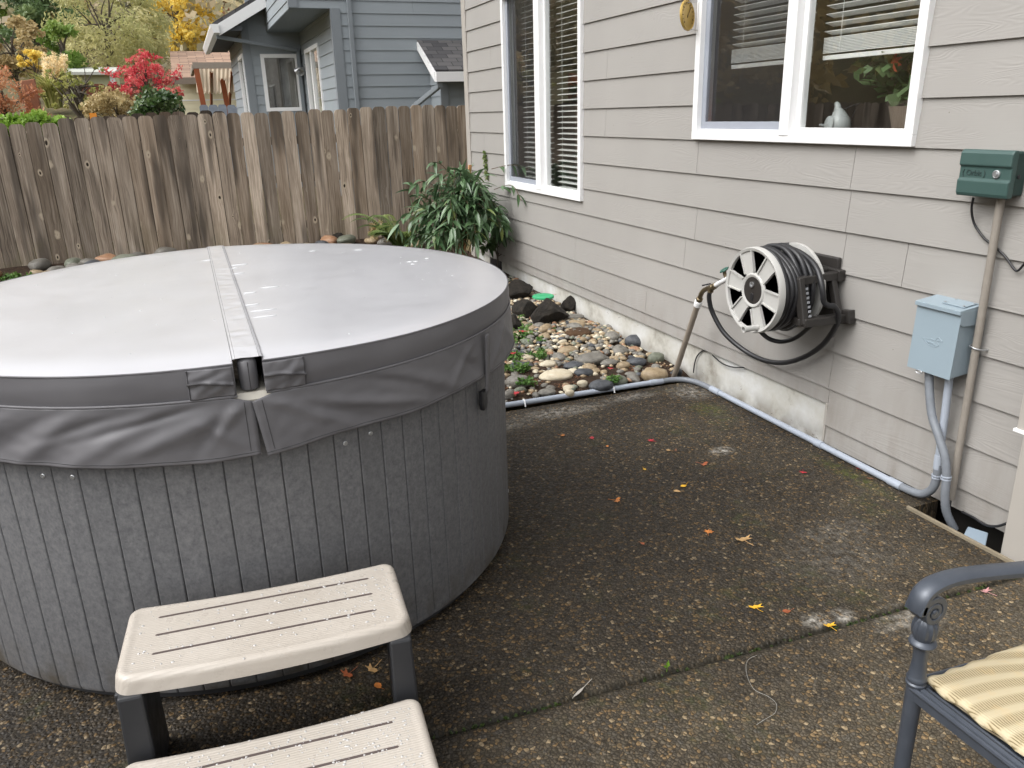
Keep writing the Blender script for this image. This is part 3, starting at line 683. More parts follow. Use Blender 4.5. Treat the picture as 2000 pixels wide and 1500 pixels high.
def nwin(name, a, b, z0, z1, plane, fixed, door=False):
    """plane 'y': wall at y=fixed facing the camera; plane 'x': wall at x=fixed facing -x"""
    mb = MB(); t = .06
    def bx(u0, u1, w0, w1, d0, d1, mbb):
        if plane == 'y': mbb.box((u0, fixed-d1, w0), (u1, fixed-d0, w1))
        else: mbb.box((fixed-d1, u0, w0), (fixed-d0, u1, w1))
    bx(a, b, z0, z0+t, -.05, .03, mb); bx(a, b, z1-t, z1, -.05, .03, mb); bx(a, a+t, z0+t, z1-t, -.05, .029, mb); bx(b-t, b, z0+t, z1-t, -.05, .029, mb)
    if door: mm = (a+b)/2+.12; bx(mm-.05, mm+.05, z0+t, z1-t, -.04, .02, mb)
    f = mb.build(name, M['white'], nb)
    g = MB(); bx(a+t, b-t, z0+t, z1-t, -.02, -.02, g); g.build('glass_pane', M['glass'], f)
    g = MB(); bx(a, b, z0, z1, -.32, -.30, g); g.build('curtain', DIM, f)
nwin('window', *NWIN, 'y', 15.3); nwin('door', *NDOOR, 'x', 2.15, True); nwin('window', *NW2, 'x', 1.19)
mb = MB(); o = Vector((2.12, 14.95, 2.34)); mb.lathe([(.055, 0), (.055, .03), (.02, .035)], o+Vector((.03, 0, 0)), (-1, 0, 0), 14)
for d in ((-.5, -.7, -.5), (-.6, .6, -.35)):
    dv = Vector(d).normalized(); mb.lathe([(.015, 0), (.02, .05), (.04, .07), (.065, .17), (.06, .17), (.03, .10)], o, dv, 14)
mb.build('wall_lamp', M['steel'], nb, smooth=40)
# small lean-to roof on the near wall
mb = MB(); mb.hexa([(3.35, 11.19, 2.065), (6.5, 11.19, 2.065), (6.5, 12.0, 2.50), (3.35, 12.0, 2.50), (3.33, 11.17, 2.09), (6.5, 11.17, 2.09), (6.5, 12.0, 2.53), (3.33, 12.0, 2.53)]); mb.build('roof', M['shingle'], nb)
mb = MB(); mb.box((3.34, 11.15, 1.935), (6.5, 11.19, 2.062)); mb.hexa([(3.325, 11.19, 1.935), (3.349, 11.19, 1.935), (3.349, 11.99, 2.40), (3.325, 11.99, 2.40), (3.325, 11.19, 2.06), (3.349, 11.19, 2.06), (3.349, 11.99, 2.50), (3.325, 11.99, 2.50)]); mb.build('fascia', M['white'], nb)
mb = MB(); lap(mb, lambda u, z, o: (u, 11.5-o, z), 3.60, 6.5, .2, 2.06, NE, NZ, (), seed=17); lap(mb, lambda u, z, o: (3.50-o, u, z), 11.5, 11.99, .2, 2.25, NE, NZ, (), seed=18); mb.build('siding', M['nsiding'], nb)
mb = MB(); mb.box((3.49, 11.47, .2), (3.60, 11.51, 1.95)); mb.build('corner_trim', M['ntrim'], nb)
mb = MB(); mb.bar((3.40, 11.23, 1.98), (3.40, 11.24, 1.86), .07, .07, (0, 1, 0)); mb.bar((3.40, 11.24, 1.88), (3.12, 11.62, 1.62), .07, .06); mb.build('downspout', M['ntrim'], nb, bevel=.008)

# ------------------------------------------------------------------ cream house, pergola, brick house, shed beyond
def flat(mb, pts): mb.poly(pts)
cr = thing('house', (2.0, 28, 0), 'cream lap sided bungalow with a brown shingle roof beyond the fences', 'house')
Y = 26.0; c0 = ony(352, 180, Y)
mb = MB(); lap(mb, lambda u, z, o: (u, Y-o, z), c0.x, c0.x+6, .5, 2.78, .15, 2.6, (), seed=2); lap(mb, lambda u, z, o: (c0.x-o, u, z), Y, Y+6, .5, 2.7, .15, 2.6, (), seed=22); mb.build('siding', M['cream'], cr)
e0 = ony(336, 156, Y-.5); r0 = ony(332, 104, Y+3)
m = Mat('brown_shingles', .9, .2); br = m.n('ShaderNodeTexBrick', Vector=m.map(m.geo(), (1, 1.2, 1)), Color1=lin(165, 138, 118), Color2=lin(128, 106, 92), Mortar=lin(105, 88, 78), Scale=1.0); br.inputs['Brick Width'].default_value = .5; br.inputs['Row Height'].default_value = .2; br.inputs['Mortar Size'].default_value = .012
m.col(br.outputs[0]); BSH = m.m
mb = MB(); mb.hexa([(e0.x, e0.y, e0.z), (8, e0.y, e0.z), (8, r0.y, r0.z), (r0.x, r0.y, r0.z), (e0.x, e0.y, e0.z+.06), (8, e0.y, e0.z+.06), (8, r0.y, r0.z+.06), (r0.x, r0.y, r0.z+.06)]); mb.build('roof', BSH, cr)
mb = MB(); mb.box((e0.x-.02, e0.y-.12, e0.z-.12), (8, e0.y, e0.z+.05)); mb.build('gutter', plain('brown_gutter', lin(120, 108, 95), .5), cr)
mb = MB(); mb.box((c0.x, Y-.02, 2.07), (c0.x+6, Y+.02, 2.10)) ; mb.build('trim_board', M['white'], cr)
pg = thing('pergola', (1.0, 22.5, 0), 'patio roof of weathered beams and corrugated panels on red brown posts', 'pergola')
b0 = ony(376, 128, 22); RW = plain('red_brown_post', lin(140, 78, 48), .7, .3, var=.15)
mb = MB(); mb.box((b0.x, 21.95, b0.z-.07), (b0.x+4, 22.05, b0.z+.07)); mb.box((b0.x-.02, 22.05, b0.z-.10), (b0.x+.06, 25.0, b0.z+.02)); mb.build('beam', plain('grey_beam', lin(140, 130, 118), .8), pg)
mb = MB()
mb.grid(lambda u, v: (b0.x+.05+u, 22.06+v*1.8, b0.z-.06-.52*v+.03*math.sin(u*2*math.pi/.10)), 240, 2, 0, 3.6, 0, 1); mb.build('roof_panel', mat_leaf('corrugated_panel', lin(200, 186, 165), trans=.6), pg, fix=False)
for px, yy in ((384, 22.02), (431, 22.9)):
    q0 = ony(px, 140, yy); mb = MB(); mb.bar((q0.x, yy, b0.z-.05), (q0.x+.12, yy, .5), .12, .12, (0, 1, 0)); mb.build('post', RW, pg)
mb = MB()
for px in (412, 452):
    q0 = ony(px, 140, 22.5); mb.bar((q0.x, 22.3, b0.z-.12), (q0.x, 25.5, b0.z-.9), .06, .1)
mb.build('rafter', RW, pg)
fx = ony(390, 215, 20.5)
fence('wooden_fence', fx.x, fx.x+2.2, 20.5, lambda x: ony(400, 205, 20.5).z, lambda x: .3, .2, plain('blue_grey_boards', lin(140, 148, 160), .8, var=.25), 'pale blue grey board fence in front of the cream house', 21, rails=False)

bk = thing('house', (3, 52, 6), 'red brown brick house with a pale eaves line up the hill', 'house')
Y = 50; pk = ony(436, 4, Y); le = ony(337, 46, Y)
m = Mat('red_siding', .8, .2); zb = m.math('FRACT', m.math('MULTIPLY', m.sep()[2], 4.2)); m.col(m.mix(m.rng(zb, .0, .12), lin(120, 66, 52), lin(168, 100, 78))); 
rx = pk.x+(pk.x-le.x)
mb = MB(); mb.prism([(le.x+.3, -6), (rx, -6), (rx, le.z), (pk.x, pk.z-.1), (le.x+.3, le.z)], (1, 0, 0), (0, 0, 1), (0, Y, 0), (0, 9, 0)); mb.build('wall', m.m, bk)
mb = MB(); mb.hexa([(le.x-.3, Y-.5, le.z-.1), (pk.x, Y-.5, pk.z), (pk.x, Y+9, pk.z), (le.x-.3, Y+9, le.z-.1), (le.x-.3, Y-.5, le.z+.15), (pk.x, Y-.5, pk.z+.25), (pk.x, Y+9, pk.z+.25), (le.x-.3, Y+9, le.z+.15)])
mb.hexa([(pk.x, Y-.5, pk.z), (rx+.3, Y-.5, le.z-.1), (rx+.3, Y+9, le.z-.1), (pk.x, Y+9, pk.z), (pk.x, Y-.5, pk.z+.25), (rx+.3, Y-.5, le.z+.15), (rx+.3, Y+9, le.z+.15), (pk.x, Y+9, pk.z+.25)]); mb.build('roof', plain('pale_eaves', lin(205, 190, 150), .7), bk)
q = ony(452, 96, Y-.1); mb = MB(); mb.box((q.x-.35, Y-.06, q.z-.4), (q.x+.35, Y+.02, q.z+.4)); mb.build('window', M['dark'], bk)

sh = thing('shed', (-1.8, 24, 1.8), 'pale garden shed with a low white roof behind the red maple', 'shed')
Y = 24; a = ony(133, 160, Y); b = ony(224, 130, Y)
mb = MB(); mb.box((a.x, Y, a.z-.8), (b.x-.05, Y+2, b.z-.18)); mb.build('wall', plain('pale_olive_boards', lin(170, 172, 140), .8), sh)
mb = MB(); mb.hexa([(a.x-.15, Y-.2, b.z-.2), (b.x, Y-.2, b.z-.2), (b.x, Y+2.2, b.z+.04), (a.x-.15, Y+2.2, b.z+.04), (a.x-.15, Y-.2, b.z-.13), (b.x, Y-.2, b.z-.13), (b.x, Y+2.2, b.z+.11), (a.x-.15, Y+2.2, b.z+.11)]); mb.build('roof', plain('pale_roof', lin(178, 180, 172), .6), sh)
mb = MB(); mb.box((b.x-.16, Y-.03, a.z-.8), (b.x-.04, Y+.0, b.z-.2)); mb.build('corner_trim', M['white'], sh)
a = ony(150, 165, 21); b = ony(300, 166, 21)
fence('wooden_fence', a.x, b.x, 21, lambda x: a.z, lambda x: a.z-.9, .3, M['redfence'], 'red brown board fence below the shed and the maple', 31, rails=False)
p = ony(60, 190, 15); mb = MB(); mb.hexa([(p.x-.11, 15, p.z-.5), (p.x+.11, 15, p.z-.5), (p.x+.11, 15.1, p.z-.5), (p.x-.11, 15.1, p.z-.5), (p.x-.10, 15, p.z+.24), (p.x+.10, 15, p.z+.27), (p.x+.10, 15.1, p.z+.27), (p.x-.10, 15.1, p.z+.24)])
tag(mb.build('garden_post', plain('orange_rust_post', lin(146, 98, 74), .8, var=.35, vs=8), bevel=.01), 'rust orange wooden post beside the pampas grass', 'post')

# ------------------------------------------------------------------ trees and shrubs beyond the fence
def tree(name, label, cat, lm, px, py, Y, rx, rz, n, size, base=None, ncl=34, cr=(.16, .34), tr=.12, aspect=.6, seed=1, group=None, droop=0, ry=None, shell=.75, bottom=-.75, ground_=None):
    c = ony(px, py, Y); rr = rx*Y/FPX*1.0; rzz = rz*Y/FPX
    g0 = hgt(c.x, Y)-.1 if ground_ is None else ground_
    t = thing(name, (c.x, Y, g0), label, cat, group)
    cl = clumps(c, (rr, ry or rr, rzz), ncl, cr[0]*rr, cr[1]*rr, seed, shell, bottom)
    leaf_cloud('crown' if cat == 'tree' else 'foliage', L_[lm], t, cl, n, size, aspect, seed=seed, droop=droop)
    mb = MB(); top = (c.x+.05*rr, Y, c.z+.3*rzz)
    branch_tree(mb, (c.x, Y, g0), top, tr, [q for q in cl[::2]], seed)
    mb.build('trunk' if cat == 'tree' else 'stem', M['bark'], t, smooth=60)
    return t
tree('willow_tree', 'large olive green willow rising behind the pampas grass', 'tree', 'olive', 205, 55, 30, 100, 80, 11000, .15, tr=.10, seed=1, aspect=.32, ncl=60, cr=(.16, .32), droop=.4)
tree('fir_tree', 'dark green conifer at the far upper left of the garden', 'tree', 'dark', 80, 40, 36, 62, 42, 4200, .24, tr=.25, seed=2, ncl=26, cr=(.2, .4), aspect=.3)
tree('evergreen_shrub', 'fresh green bushy evergreen below the dark conifer', 'shrub', 'mid', 122, 100, 26, 34, 40, 2600, .14, seed=3, ncl=22, cr=(.25, .45), aspect=.4)
tree('birch_tree', 'golden yellow birch in front of the red brown house', 'tree', 'yellow', 348, 45, 42, 70, 72, 6000, .20, tr=.08, seed=4, ncl=56, cr=(.13, .28))
tree('yellow_shrub', 'bright yellow shrub against the red brown house wall', 'shrub', 'yellow', 392, 92, 46, 28, 13, 1300, .22, seed=5, ncl=16)
tree('maple_tree', 'small red leaved maple in front of the shed', 'tree', 'red', 282, 150, 19.5, 68, 36, 2600, .06, tr=.03, seed=6, ncl=80, cr=(.07, .17), shell=.55)
tree('maple_tree', 'low red maple growth beside the cream house corner', 'tree', 'red', 325, 182, 19, 26, 10, 700, .07, tr=.03, seed=26, ncl=16)
tree('apple_tree', 'bare lichen covered apple tree with few yellow leaves', 'tree', 'bladegrass', 150, 170, 16, 58, 48, 900, .05, tr=.05, seed=7, ncl=60, cr=(.05, .12), shell=.5)
tree('bare_shrub', 'brown twiggy shrub at the edge beside the pampas grass', 'shrub', 'brown', 22, 95, 21, 52, 58, 3000, .085, tr=.05, seed=8, ncl=50, cr=(.1, .25))
tree('rust_shrub', 'rust coloured autumn shrub beside the garden post', 'shrub', 'rust', 2, 190, 14.5, 62, 48, 2200, .075, tr=.03, seed=9, ncl=40, cr=(.12, .3), aspect=.3)
tree('laurel_shrub', 'glossy dark green laurel showing over the dark fence', 'shrub', 'laurel', 309, 214, 10.6, 43, 34, 2600, .055, tr=.03, seed=10, ncl=40, cr=(.2, .38), ground_=.2)
tree('lime_shrub', 'low lime green hedge peeping over the lowest fence boards', 'shrub', 'lime', 60, 243, 9.75, 55, 19, 1500, .055, tr=.02, seed=11, ncl=40, cr=(.12, .25), ground_=.2, ry=.2)
tree('brown_shrub', 'olive brown garden shrub in front of the red brown fence', 'shrub', 'brown', 225, 205, 15, 50, 18, 1500, .07, tr=.03, seed=12, ncl=30, cr=(.15, .35), ry=.5)
tree('yellow_shrub', 'ochre leaved shrub just behind the pampas plumes', 'shrub', 'yellow', 62, 118, 20, 18, 20, 700, .09, tr=.03, seed=14, ncl=16)
tree('grey_tree', 'grey bare tree high on the slope between willow and birch', 'tree', 'grey', 272, 40, 62, 38, 70, 3200, .32, tr=.25, seed=15, ncl=40, cr=(.15, .3), aspect=.3)
tree('grey_tree', 'mossy grey tree at the foot of the birch', 'tree', 'olive', 262, 100, 40, 36, 24, 2000, .2, tr=.1, seed=16, ncl=26)
tree('fir_tree', 'pale green fir on the slope behind the brown twiggy shrub', 'tree', 'mid', 20, 20, 48, 50, 60, 3200, .3, tr=.25, seed=17, ncl=36, aspect=.3)
tree('brown_tree', 'brown leaved tree between the conifer and the willow', 'tree', 'brown', 128, 22, 44, 36, 40, 2200, .25, tr=.2, seed=18, ncl=30)
# pampas grass
c = ony(108, 215, 18)
pt = thing('pampas_grass', (c.x, 18, hgt(c.x, 18)), 'pampas grass clump with creamy feather plumes above arching blades', 'plant')
gz0 = hgt(c.x, 18); g = random.Random(4); mb = MB()
for i in range(420):
    a = g.uniform(0, 6.283); L = g.uniform(.6, 1.1); out = g.uniform(.15, .5)*L; hgt_ = L*g.uniform(.6, .95); mb.rnd(g.random()); d = Vector((math.cos(a), math.sin(a), 0)); s = Vector((-d.y, d.x, 0))*.012
    b0_ = Vector((c.x, 18, gz0+.1))+d*g.uniform(0, .15); pr = None
    for k in range(5):
        f = k/4; p_ = b0_+d*out*f*f*1.1+Vector((0, 0, hgt_*(f-.32*f**3)))
        if pr: mb.poly([pr-s, pr+s, p_+s*(1-f*.8), p_-s*(1-f*.8)])
        pr = p_
mb.build('foliage', L_['bladegrass'], pt, fix=False)
pl = []
for i in range(34):
    q = ony(g.uniform(82, 126), g.uniform(112, 148), 18+g.uniform(-.25, .25)); 
    for k in range(4): pl.append((q.x+.012*k, q.y, q.z+.06*k-.1, .045, g.random()))
leaf_cloud('plume', L_['plume'], pt, pl, 2600, .06, .25, seed=5)
mb = MB()
for q in pl[::4]: mb.tube([(c.x+(q[0]-c.x)*.3, 18, gz0+.1), (q[0], q[1], q[2])], .006, 4)
mb.build('stem', L_['bladegrass'], pt)

# wooded hillside: one far mass that reads as a wood
g = random.Random(3); ws = []
for i in range(460):
    x = g.uniform(-60, 30); y = 40+85*g.random()**1.5
    if abs(x-3.2) < 6 and 48 < y < 62: continue
    h = hgt(x, y); s = g.uniform(1.6, 3.2)
    for k in range(5): ws.append((x+g.gauss(0, s*.4), y+g.gauss(0, s*.4), h+s*(.4+.55*k), s*(.75-.1*k), min(1, max(0, g.gauss(.5, .3)))))
m_w = leafmat('wood', lin(128, 130, 98), lin(156, 149, 116), lin(178, 170, 142), lin(196, 178, 146), lin(206, 196, 180), trans=.45)
o = leaf_cloud('far_wood', m_w, None, ws, 95000, .42, .55, seed=8); o['kind'] = 'stuff'
ws = []
for i in range(150):   # slope beyond the yard's other fence, mirrored in the window glass
    x = g.uniform(-32, -8.2); y = g.uniform(-4, 26); h = hgt(x, y); s = g.uniform(.6, 1.5)
    for k in range(3): ws.append((x+g.gauss(0, s*.4), y+g.gauss(0, s*.4), h+s*(.3+.5*k), s*.6, g.random()))
o = leaf_cloud('slope_brush', L_['brown'], None, ws, 12000, .3, .6, seed=18); o['kind'] = 'stuff'

# ------------------------------------------------------------------ hot tub
TX, TY, TR, CRD = .07, 2.92, .962, .985
def pol(r, deg, z): return Vector((TX+r*math.cos(R(deg)), TY+r*math.sin(R(deg)), z))
tub = thing('hot_tub', (TX, TY, 0), 'round hot tub in mottled grey vertical cladding on the patio', 'hot tub')
m = Mat('mottled_cladding', .62, .35); x, y, z = m.sep(); r_ = m.attr()
v = m.comb(m.math('ADD', x, m.math('MULTIPLY', r_, 9.0)), y, m.math('MULTIPLY', z, .85))
n1 = m.noise(v, 62, 4, .7); n2 = m.noise(v, 150, 3, .6); n3 = m.noise(v, 2.2, 3)
b = m.ramp(m.math('ADD', m.math('MULTIPLY', n1, .6), m.math('MULTIPLY', n2, .4)), (.34, lin(84, 85, 88)), (.49, lin(102, 102, 104)), (.65, lin(117, 117, 118)))
b = m.mix(m.rng(n3, .35, .7, 0, .25), b, lin(96, 95, 95)); b = m.mix(m.rng(r_, 0, 1, 0, .12), b, lin(70, 72, 74))
b = m.mix(m.math('MULTIPLY', m.rng(z, .16, .03), m.rng(m.noise(scale=11, detail=5), .4, .7)), b, lin(70, 62, 48))
m.col(b); m.bump(n2, .18, .002); CLAD = m.m
mb = MB(); NS = 86; p0 = -95.56-4.186*22
for i in range(NS):
    a0 = p0+i*360/NS; a1 = a0+360/NS; mb.rnd(random.random()); gA = .11; q = []
    n = len(mb.v)
    for aa, rr in ((a0, TR-.005), (a0+gA, TR-.0005), (a0+gA*2.2, TR+.0008), ((a0+a1)/2, TR+.0008), (a1-gA*2.2, TR+.0008), (a1-gA, TR-.0005), (a1, TR-.005)):
        for z in (.035, .05, .45, .86): mb.v.append(tuple(pol(rr-(.004 if z < .04 else 0), aa, z)))
    for j in range(6):
        for k in range(3): mb.face((n+j*4+k, n+(j+1)*4+k, n+(j+1)*4+k+1, n+j*4+k+1))
mb.build('cladding', CLAD, tub, smooth=30)
mb = MB(); mb.lathe([(TR-.03, .0), (TR-.03, .05), (TR-.012, .05)], (TX, TY, .0), n=96); mb.build('base', M['dark'], tub, smooth=30)
mb = MB(); mb.lathe([(TR-.02, .83), (TR+.012, .84), (TR+.018, .865), (TR+.008, .882), (TR-.10, .886), (TR-.18, .87), (TR-.22, .5)], (TX, TY, 0), n=128); mb.build('shell_rim', plain('cream_acrylic', (.62, .58, .50, 1), .25, .5, var=.03), tub, smooth=40)
for dg, z in ((-72.5, .70), (-77, .692), (-122.2, .69), (-117.4, .69), (-111, .075), (-20, .13)):
    mb = MB(); o = pol(TR+.0005, dg, z); mb.lathe([(.0065, 0), (.0065, .0015), (.005, .0025), (.002, .0025), (.001, .0012)], o, pol(1, dg, 0)-Vector((TX, TY, 0)), 12); mb.build('screw', M['steel'], tub, smooth=30)

# fitted cover that lies on it
cov = thing('hot_tub_cover', (TX, TY, .885), 'wet grey vinyl folding cover with a loose skirt on the round hot tub', 'cover')
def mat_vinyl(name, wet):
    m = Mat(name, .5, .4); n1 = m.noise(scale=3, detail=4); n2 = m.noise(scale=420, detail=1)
    c = m.mix(m.rng(n1, .3, .7), *((lin(166, 165, 168), lin(177, 176, 179)) if wet else (lin(90, 89, 92), lin(103, 102, 105)))); m.col(c)  # wet top is paler than the side: sky reflection put into the colour
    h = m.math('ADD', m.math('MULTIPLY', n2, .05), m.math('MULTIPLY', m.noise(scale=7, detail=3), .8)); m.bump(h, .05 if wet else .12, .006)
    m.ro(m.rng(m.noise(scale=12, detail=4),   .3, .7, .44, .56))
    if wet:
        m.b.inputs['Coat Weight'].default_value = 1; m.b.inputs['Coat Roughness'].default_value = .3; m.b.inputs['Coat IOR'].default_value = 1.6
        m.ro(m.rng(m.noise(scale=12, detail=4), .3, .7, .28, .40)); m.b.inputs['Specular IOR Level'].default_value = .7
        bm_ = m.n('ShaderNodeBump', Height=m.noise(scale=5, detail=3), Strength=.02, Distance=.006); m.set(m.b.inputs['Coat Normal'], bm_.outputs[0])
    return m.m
VT = mat_vinyl('wet_vinyl_sky_sheen', True); VS = mat_vinyl('vinyl_side', False)
VSTITCH = plain('vinyl_stitching', lin(62, 61, 63), .6, .3)
def topz(x, y):
    d = math.hypot(x-TX, y-TY)/CRD; s = abs(x-TX)
    return .974-.012*s-.006*max(0, d-.9)/.1+.0012*mnoise.noise((x*3, y*3, 2))+.0003*mnoise.noise((x*9, y*9, 5))
SX0, SX1 = TX-.035, TX+.033
def half(sign, a_from, a_to, name):
    mb = MB(); na, nr = 96, 26
    n0 = len(mb.v)
    for i in range(na+1):
        a = a_from+(a_to-a_from)*i/na
        for j in range(nr+1):
            r = CRD*(1-(1-j/nr)**1.15) if j < nr else CRD; r = CRD*j/nr
            p = pol(r, a, 0); 
            if sign > 0: p.x = max(p.x, SX1)
            else: p.x = min(p.x, SX0)
            rr = math.hypot(p.x-TX, p.y-TY)
            mb.v.append((p.x, p.y, topz(p.x, p.y)-(.005 if j == nr else 0)))
    for i in range(na):
        for j in range(nr): mb.face((n0+i*(nr+1)+j, n0+i*(nr+1)+j+1, n0+(i+1)*(nr+1)+j+1, n0+(i+1)*(nr+1)+j))
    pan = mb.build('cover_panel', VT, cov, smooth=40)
    # side band with piping
    band = MB(); nz = 8; n0 = len(band.v); na2 = 200
    for i in range(na2+1):
        a = a_from+(a_to-a_from)*i/na2
        for k in range(nz+1):
            f = k/nz; p = pol(CRD+.0035*math.sin(math.pi*f)+.0022*mnoise.noise((a*.13, f*2, 3.0)), a, 0); zt = topz(*pol(CRD, a, 0).xy)-.005
            band.v.append((p.x, p.y, zt+(.884-zt)*f))
    for i in range(na2):
        for k in range(nz): band.face((n0+i*(nz+1)+k, n0+(i+1)*(nz+1)+k, n0+(i+1)*(nz+1)+k+1, n0+i*(nz+1)+k+1))
    # closed ends at the fold
    for a in (a_from, a_to):
        x_ = SX1 if sign > 0 else SX0; e = pol(CRD, a, 0); ins = Vector((x_, e.y+(.12 if e.y < TY else -.12), 0)); band.poly([(e.x, e.y, .968), (ins.x, ins.y, .968), (ins.x, ins.y, .884), (e.x, e.y, .884)])
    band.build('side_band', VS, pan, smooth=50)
    pp_ = MB(); pp_.tube([pol(CRD+.003, a_from+(a_to-a_from)*i/180, .882) for i in range(181)], .0038, 8); pp_.tube([pol(CRD-.001, a_from+(a_to-a_from)*i/180, topz(*pol(CRD, a_from+(a_to-a_from)*i/180, 0).xy)-.006) for i in range(181)], .0028, 6); pp_.build('piping', VS, pan, smooth=60)
half(1, -88.1, 88.1, 'a'); half(-1, -92.1, -267.9, 'b')
# hinge strip over the fold
mb = MB(); yl = TY-CRD+.012; yh = TY+CRD-.012
mb.grid(lambda u, v: (SX0-.004+u*(SX1-SX0+.008), yl+v*(yh-yl), topz(TX, yl+v*(yh-yl))+.0022+.0016*mnoise.noise((u*2, v*60, 0))*math.sin(math.pi*u)-(.003 if u in (0., 1.) else 0)), 10, 160)
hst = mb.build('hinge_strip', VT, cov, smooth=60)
mb = MB()
for xx in (SX0-.001, SX0+.006, SX1-.006, SX1+.001): mb.tube([(xx, yl+i*(yh-yl)/60, topz(xx, yl+i*(yh-yl)/60)+.0024) for i in range(61)], .0008, 5)
mb.build('seam', plain('pale_stitching', lin(128, 126, 128), .6, .3), hst)
# padded hinge roll in the slot between the two foam halves
mb = MB(); hr = pol(CRD-.030, -90.2, 0); mb.lathe([(.012, 0), (.021, .006), (.023, .04), (.022, .075), (.013, .083)], (hr.x, hr.y, .884), n=20, flute=lambda i, a: 1+.05*math.sin(9*a+i)); hroll = mb.build('hinge_roll', VS, cov, smooth=50)
mb = MB(); mb.tube([(hr.x+.001, hr.y-.0225, .888+.012*i) for i in range(7)], .0011, 5); mb.build('seam', VSTITCH, hroll)
# slot backing
# skirt: two hanging flaps with folds
def ridge(a, z, ac, zc, ang, wd, ln, amp):
    s = (a-ac)*R(1)*CRD; t = z-zc; c_, s_ = math.cos(R(ang)), math.sin(R(ang)); u = s*c_+t*s_; v = -s*s_+t*c_
    return amp*math.exp(-(v/wd)**2)*math.exp(-(u/ln)**2)
FOLDS = [(-84, .83, -28, .016, .14, .016), (-79, .80, -22, .02, .16, -.010), (-72, .80, -14, .014, .16, .013), (-68, .84, -20, .014, .12, -.008), (-60, .80, -24, .02, .13, .012), (-53, .82, 40, .012, .08, .010), (-50, .80, -35, .018, .10, -.008), (-45, .80, 90, .02, .1, -.006), (-38, .82, 35, .016, .10, .010), (-30, .80, -30, .02, .12, .008),
         (-93.5, .83, 50, .012, .09, .015), (-96, .80, 55, .018, .09, -.012), (-95, .79, -40, .013, .06, .010), (-101, .80, 20, .02, .15, .015), (-103, .845, 14, .010, .16, -.012), (-110, .79, 28, .022, .14, .013), (-114, .83, 16, .012, .13, -.009), (-119, .80, 38, .02, .10, .014), (-124, .80, 30, .02, .12, -.010), (-130, .8, 30, .02, .14, .012), (-140, .8, 20, .02, .14, .01)]
def skirt(a_from, a_to, hem, seed, slant, edge):
    mb = MB(); na, nz = 260, 30; n0 = 0
    for i in range(na+1):
        a = a_from+(a_to-a_from)*i/na
        for k in range(nz+1):
            f = k/nz; nr_ = max(0, 1-abs(a-a_from)/3.2); zt_ = .880-.016*nr_; zz_ = zt_+(hem(a)-zt_)*f
            aa = a+slant(f)*max(0, 1-abs(a-a_from)/4)
            off = .004+.010*f+.72*sum(ridge(aa, zz_, *F) for F in FOLDS)*min(1, f*5)+.004*mnoise.noise((a*.16+seed, f*2.5, 0))*f+.0015*mnoise.noise((a*.6+seed, f*6, 4))
            if f > .93: off += .0012*math.sin((f-.93)/.07*math.pi)
            mb.v.append(tuple(pol(max(CRD+off+(.004 if edge else 0)*nr_, TR+.006), a+edge*f*max(0, 1-abs(a-a_from)/7), zz_)))
    for i in range(na):
        for k in range(nz): a = i*(nz+1)+k; mb.face((a, a+nz+1, a+nz+2, a+1))
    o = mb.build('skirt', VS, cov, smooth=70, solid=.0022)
    st = MB(); pts = []
    for i in range(0, na+1, 2):
        q = mb.v[i*(nz+1)+nz-2]; d = Vector((q[0]-TX, q[1]-TY, 0)).normalized()*.0014; pts.append(Vector(q)+d)
    st.tube(pts, .0009, 5); pts = []
    for k in range(1, nz-2):
        q = mb.v[2*(nz+1)+k]; d = Vector((q[0]-TX, q[1]-TY, 0)).normalized()*.0014; pts.append(Vector(q)+d)
    st.tube(pts, .0009, 5); st.build('seam', VSTITCH, o)
skirt(-90.25, 80, lambda a: .720+.022*sstep(-88, -74, a)+.004*math.sin(a*.21), 1.0, lambda f: 1.0+f*1.2, 1.15)
skirt(-90.0, -262, lambda a: .722+.006*math.sin((a+95)*.16)+.010*sstep(-95, -104, a), 5.0, lambda f: 0.0, 0.0)
# handle pockets on either side of the slot
def pocket(a0, a1, seed):
    mb = MB(); g = lambda u, v: pol(CRD+.006+.006*math.sin(math.pi*min(1, max(0, u)))*math.sin(math.pi*v)+.0045*mnoise.noise((u*3+seed, v*4+2.5*u, 1))+.004*math.exp(-((v-.52-.12*(u-.5)+.06*math.sin(4*u))/.05)**2), a0+(a1-a0)*u, .958-.072*v)
    mb.grid(g, 34, 22); o = mb.build('handle_pocket', VS, cov, smooth=60, solid=.002)
    st = MB(); st.tube([g(.5+.5*(1 if seed > 2 else -1)*.96, k/12)+pol(.0015, (a0+a1)/2, 0)-Vector((TX, TY, 0)) for k in range(13)], .0016, 5)
    st.tube([g(k/16, .50+.12*(k/16-.5)-.05*math.sin(k/4)) + (pol(.006, (a0+a1)/2, 0)-Vector((TX, TY, 0))) for k in range(17)], .0028, 6); st.build('seam', VSTITCH, o)
pocket(-88.2, -82.4, 3.3); pocket(-98.3, -92.3, 1.1)
# hold-down strap with buckle on the right flank
mb = MB()
mb.grid(lambda u, v: pol(CRD+.020-.006*v, -45.9+u*1.5, .876-.19*v), 2, 16); st = mb.build('strap', VS, cov, smooth=60, solid=.003)
mb = MB(); mb.prism([(-.016, 0), (.016, 0), (.019, -.045), (.012, -.066), (-.012, -.066), (-.019, -.045)], pol(1, 45, 0)-Vector((TX, TY, 0)), (0, 0, 1), pol(TR+.012, -45.1, .692), (pol(.016, -45.1, 0)-Vector((TX, TY, 0)))); mb.build('buckle', M['black'], st, bevel=.004)
